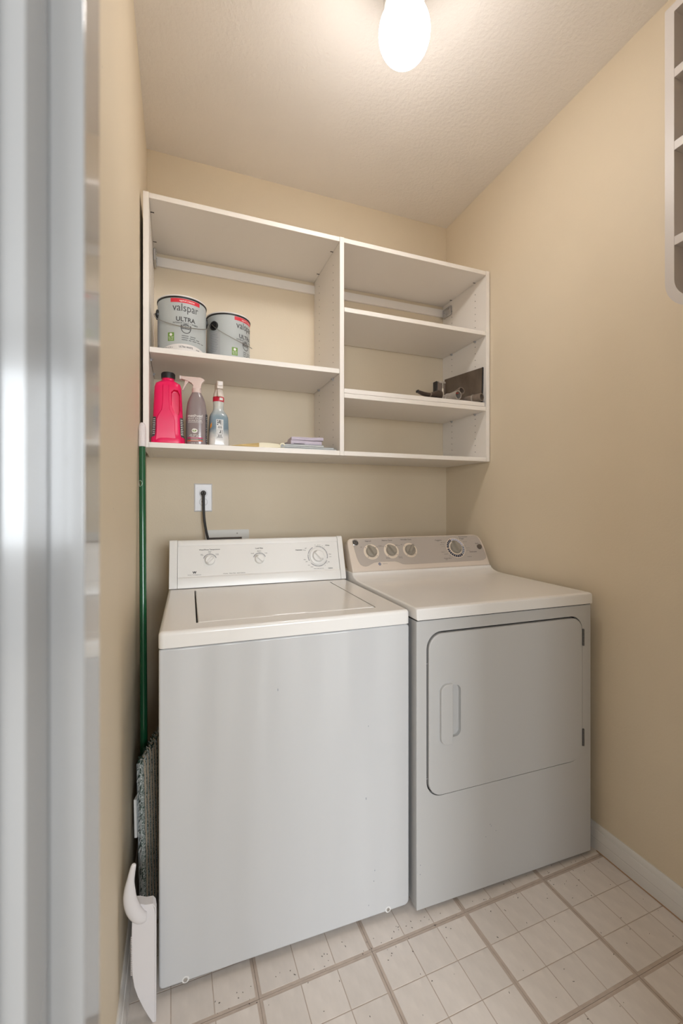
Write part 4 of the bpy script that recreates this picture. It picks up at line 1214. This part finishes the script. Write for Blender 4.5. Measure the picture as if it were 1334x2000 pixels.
# round maker emblem: silver disc with dark script monogram
Mx = face_matrix(DA, de, dn, 0.0334, 0.1300)
em = MB().lathe([(0.0135, 0.0012), (0.0135, 0.0026), (0.0122, 0.0034), (0.0118, 0.0028), (0.0, 0.0028)], 36, 0, Mx).build('emblem', M_CHROME, pn)
mb = MB()
arc(mb, (0.0334, 0.1300), 0.0, 0.0112, 0, 360, df(0.0031), 30)
e1 = mb.build('emblem_field', M_INK, em, 0)
mb = letters([('GE', 0.0334, 0.1300, 0.0120, 0.0098, 0.0)], df(0.0035))
arc(mb, (0.0334, 0.1300), 0.0096, 0.0106, 20, 100, df(0.0035), 8)
arc(mb, (0.0334, 0.1300), 0.0096, 0.0106, 200, 280, df(0.0035), 8)
mb.build('emblem_monogram', M_CHROME, em, 0)
mb = MB()
arc(mb, (0.1265, 0.0310), 0.0, 0.0062, 0, 360, df(0.0005), 20)
e1 = mb.build('small_emblem', mat('blue grey print', srgb(62, 72, 108), 0.5), dc, 0)
letters([('GE', 0.1265, 0.0310, 0.0070, 0.0056, 0.0)], df(0.0009)).build('emblem_monogram', M_WHT, e1, 0)

# ------------------------------------------------------------------ cubby shelf on the right wall
cb = thing('cubby_shelf', 'white cubby shelf with rounded lower corners hung on the right wall', 'cubby shelf', (XR, 0, 0))
CX = -0.140
ck = 1.240 / 1.280                     # face stands 14 cm off the wall
cz = lambda z: CAM_H + (z - CAM_H) * ck
oo = rr(0.290, 0.7861, cz(1.7360), cz(2.5925), (0.092, 0.092, 0.003, 0.003), 12)
ii = rr(0.3135, 0.7626, cz(1.7605), cz(2.5690), (0.069, 0.069, 0.002, 0.002), 12)
MB().ring_prism(oo, ii, CX, -0.0006, 'x').build('frame', M_CUB, cb, 35)
MB().prism(rr(0.3125, 0.7636, cz(1.7595), cz(2.5700), (0.070, 0.070, 0.002, 0.002), 12), -0.008, -0.0008, 'x').build('back_panel', M_CUB, cb, 0)
for z1 in (2.4110, 2.2104, 1.9475):
    MB().box(CX, -0.008, 0.3136, 0.7625, cz(z1) - 0.0237, cz(z1), 0.0006, 1).build('shelf', M_CUB, cb)

# ------------------------------------------------------------------ mop
mp = thing('flat_mop', 'green pole flat mop with striped yarn pad, leaning upright beside the washer', 'mop', (-0.0980, 1.470, 0.0))
o3 = Vector((-0.0980, 1.470, 0.0))
L = lambda p: tuple(Vector(p) - o3)
Pt, Pc, Pb = Vector((-0.1134, 1.602, 1.4830)), Vector((-0.1125, 1.590, 1.4005)), Vector((-0.0985, 1.4650, 0.3300))
gr = MB().tube([L(Pt + Vector((0, 0, -0.0))), L(Pt.lerp(Pc, 0.06)), L(Pt.lerp(Pc, 0.2)), L(Pt.lerp(Pc, 0.9)), L(Pc)], [0.006, 0.0100, 0.0116, 0.0120, 0.0118], 20).build('grip', mat('white ribbed plastic', srgb(226, 220, 222), 0.35, bump=(260, 0.9, 0.002)), mp)
MB().tube([L(Pc), L(Pc.lerp(Pb, 0.3)), L(Pc.lerp(Pb, 0.7)), L(Pb)], 0.0108, 20).build('pole', mat('dark green painted pole', srgb(16, 84, 52), 0.18, coat=0.5), mp)
mb = MB()
pd = (Pb - Pc).normalized()
PS = Pc.lerp(Pb, 0.115)
Mx = Matrix.Translation(Vector(L(PS))) @ (-pd).to_track_quat('Z', 'X').to_matrix().to_4x4()
mk_r = 0.01105
sfp = lambda s, t: tuple(Mx @ Vector((mk_r * sin(s / mk_r), -mk_r * cos(s / mk_r), t)))
cands = None
for base in range(4):
    pass
vv = [(-0.004, 0.0)]


def pole_surf(r):
    def f(s, t):
        # s = 0 faces the room and the camera (towards -Y), turning left for negative s
        a = s / r
        c_ = Vector((sin(a), -cos(a), 0)) * r
        p = PS + pd * (-t) + c_
        return L(p)
    return f


mb = MB()
n = 24
P_ = pole_surf(0.0111)
mb.add([P_(-0.007 + 0.008 * cos(2 * pi * i / n), 0.0105 * sin(2 * pi * i / n)) for i in range(n)], [tuple(range(n))])
stk = mb.build('sticker', mat('white sticker', srgb(220, 224, 218), 0.4), mp, 0)
mb = MB()
P_ = pole_surf(0.0114)
arc(mb, (-0.007, 0.0), 0.0055, 0.0068, 0, 360, lambda s, t: P_(s, t * 1.3), 20)
mb.build('sticker_ring', mat('green print', srgb(40, 120, 70), 0.4), stk, 0)
letters([('Libman', -0.007, 0.0, 0.0150, 0.0040, 0.02, 0, radians(90))], P_).build('lettering', mat('maroon print', srgb(120, 40, 46), 0.5), stk, 0)
# pad: stands on edge, running back from its fringed front edge
A0, A1 = Vector((-0.0995, 1.345)), Vector((-0.0520, 1.525))
pw = (A1 - A0).length
pdir = (A1 - A0).normalized()
pn_ = Vector((pdir.y, -pdir.x))          # faces the washer and the camera


def pad(a, b, z):
    # a along the pad, b out of its face
    lean = 0.010 * (0.46 - z) / 0.46
    return L((A0.x + pdir.x * a + pn_.x * b + lean, A0.y + pdir.y * a + pn_.y * b - 0.035 * (0.46 - z), z))


M_YARN = mat('green and white yarn', srgb(244, 246, 242), 0.9, bump=(420, 1.0, 0.003), var=(270, 0.8, srgb(64, 96, 82)))
M_YTAN = mat('tan scrub stripe', srgb(236, 218, 194), 0.9, bump=(700, 0.8, 0.002), var=(300, 0.25))
mb = MB()
mb.add([pad(a, b, z) for z in (0.030, 0.470) for a, b in ((0.004, -0.012), (pw, -0.012), (pw, 0.0), (0.004, 0.0))], [(0, 1, 2, 3), (4, 5, 6, 7), (0, 1, 5, 4), (1, 2, 6, 5), (2, 3, 7, 6), (3, 0, 4, 7)])
pb = mb.build('pad_backing', mat('white pad backing', srgb(150, 156, 158), 0.8), mp, 0)
xa = 0.0
k = 0
while xa < pw - 0.004:
    wd_ = (0.0150, 0.0085)[k % 2]
    hgt = (0.0070, 0.0080)[k % 2]
    rings = []
    for i in range(27):
        z = 0.018 + (0.482 - 0.018) * i / 26
        sc = 1.0 if 0 < i < 26 else 0.55
        jit = random.uniform(-0.0012, 0.0012)
        rings.append([pad(xa + wd_ / 2 + wd_ / 2 * 1.1 * cos(pi * q / 6) * -1, hgt * sc * sin(pi * q / 6) + (jit if 0 < q < 6 else 0), z) for q in range(7)] + [pad(xa + wd_, -0.003, z), pad(xa, -0.003, z)])
    MB().loft(rings).build('yarn_stripe' if k % 2 == 0 else 'scrub_stripe', (M_YARN, M_YTAN)[k % 2], pb, 60)
    xa += wd_
    k += 1
mb = MB()
for i in range(150):
    z = 0.035 + 0.44 * random.random()
    p0 = Vector(pad(random.uniform(-0.001, 0.003), random.uniform(-0.006, 0.002), z))
    p1 = Vector(pad(random.uniform(-0.010, -0.005), random.uniform(-0.008, 0.003), z + random.uniform(-0.012, 0.004)))
    mb.tube([p0, (p0 + p1) / 2 + Vector((0, 0, 0.003)), p1], [0.0011, 0.0011, 0.0007], 5, random.choice((0, 0, 1)))
for i in range(170):
    a = random.uniform(-0.004, pw)
    p0 = Vector(pad(a, random.uniform(-0.008, 0.006), 0.474))
    p1 = p0 + Vector((random.uniform(-0.006, 0.006), random.uniform(-0.008, 0.006), random.uniform(0.002, 0.014)))
    mb.tube([p0, (p0 + p1) / 2 + Vector((0.001, 0, 0.001)), p1], [0.0014, 0.0014, 0.0008], 5, random.choice((0, 1, 1)))
fr = mb.build('fringe', [mat('white yarn', srgb(206, 208, 206), 0.9), mat('dark green yarn', srgb(40, 66, 54), 0.9)], pb, 60)
fr['kind'] = 'stuff'
mb = MB()
mb.add([pad(a, b, z) for z in (0.27, 0.375) for a, b in ((-0.003, -0.019), (0.045, -0.019), (0.045, -0.0125), (-0.003, -0.0125))], [(0, 1, 2, 3), (4, 5, 6, 7), (0, 1, 5, 4), (1, 2, 6, 5), (2, 3, 7, 6), (3, 0, 4, 7)])
MBc = mb.build('pad_clip', M_PLW, mp, 0)
MB().tube([L(Pb + Vector((0, 0, 0.03))), L(Pb), L(Pb + Vector((0.006, -0.02, -0.05)))], [0.0135, 0.0140, 0.0100], 14).build('swivel_joint', mat('white joint plastic', srgb(190, 188, 184), 0.4), mp)

# ------------------------------------------------------------------ dustpan
M_DP = mat('white dustpan plastic', srgb(216, 213, 215), 0.38)
dp = thing('dustpan', 'white plastic dustpan standing on its lip in the gap left of the washer', 'dustpan', (-0.0750, 1.0950, 0.0))
o4 = Vector((-0.0750, 1.0950, 0.0))
# side wall facing the room: high at the top, running out to the lip at the floor
wall_o = [(-0.0505, 0.000), (-0.0555, 0.0010), (-0.0640, 0.0180), (-0.0760, 0.0450), (-0.0870, 0.0740), (-0.0945, 0.1000), (-0.0985, 0.1300), (-0.0995, 0.1700), (-0.0995, 0.2350), (-0.0985, 0.2760), (-0.0950, 0.2880), (-0.0840, 0.2860), (-0.0700, 0.2790), (-0.0570, 0.2770), (-0.0525, 0.2700), (-0.0503, 0.2550)]
sw = [(x - o4.x, z) for x, z in wall_o]
MB().prism(sw, 0.0, 0.0030, 'y', 0.001, 1).build('side_wall', M_DP, dp, 40)
MB().prism(sw, 0.0190, 0.0220, 'y', 0.001, 1).build('side_wall', M_DP, dp, 40)
MB().prism([(-0.0505 - o4.x, 0.0), (-0.0480 - o4.x, 0.002), (-0.0478 - o4.x, 0.255), (-0.0503 - o4.x, 0.2570)], 0.0, 0.0220, 'y').build('pan_plate', M_DP, dp, 40)
MB().prism([(x - o4.x, z) for x, z in ((-0.0950, 0.2870), (-0.0840, 0.2850), (-0.0700, 0.2780), (-0.0570, 0.2760), (-0.0515, 0.2690), (-0.0500, 0.2550), (-0.0478, 0.2550), (-0.0495, 0.2705), (-0.0550, 0.2785), (-0.0700, 0.2808), (-0.0840, 0.2880), (-0.0945, 0.2900))], 0.0, 0.0220, 'y').build('rear_wall', M_DP, dp, 40)
mb = MB()
for k in range(22):
    z = 0.128 + k * 0.0041
    mb.prism([(-0.0990 - o4.x, z), (-0.1020 - o4.x, z + 0.0012), (-0.0990 - o4.x, z + 0.0027)], 0.0, 0.003, 'y')
mb.build('comb_teeth', M_DP, dp, 0)
hpath = smooth_path([(-0.0690, 1.0930, 0.2560), (-0.0800, 1.0900, 0.2600), (-0.0930, 1.0890, 0.2780), (-0.1020, 1.0890, 0.3060), (-0.1030, 1.0890, 0.3380), (-0.0985, 1.0890, 0.3680), (-0.0940, 1.0890, 0.3880)], 6)
nn = len(hpath)
rad = []
for i in range(nn):
    f_ = i / (nn - 1)
    rad.append(0.0100 + 0.0050 * sin(pi * min(f_ * 1.35, 1.0)) - 0.0050 * max(0, f_ - 0.6) / 0.4)
rad[0], rad[-1] = 0.0060, 0.0030
rad[-2] = 0.0050
MB().tube([tuple(Vector(p) - o4) for p in hpath], rad, 18, sx=0.72).build('handle', M_DP, dp, 60)
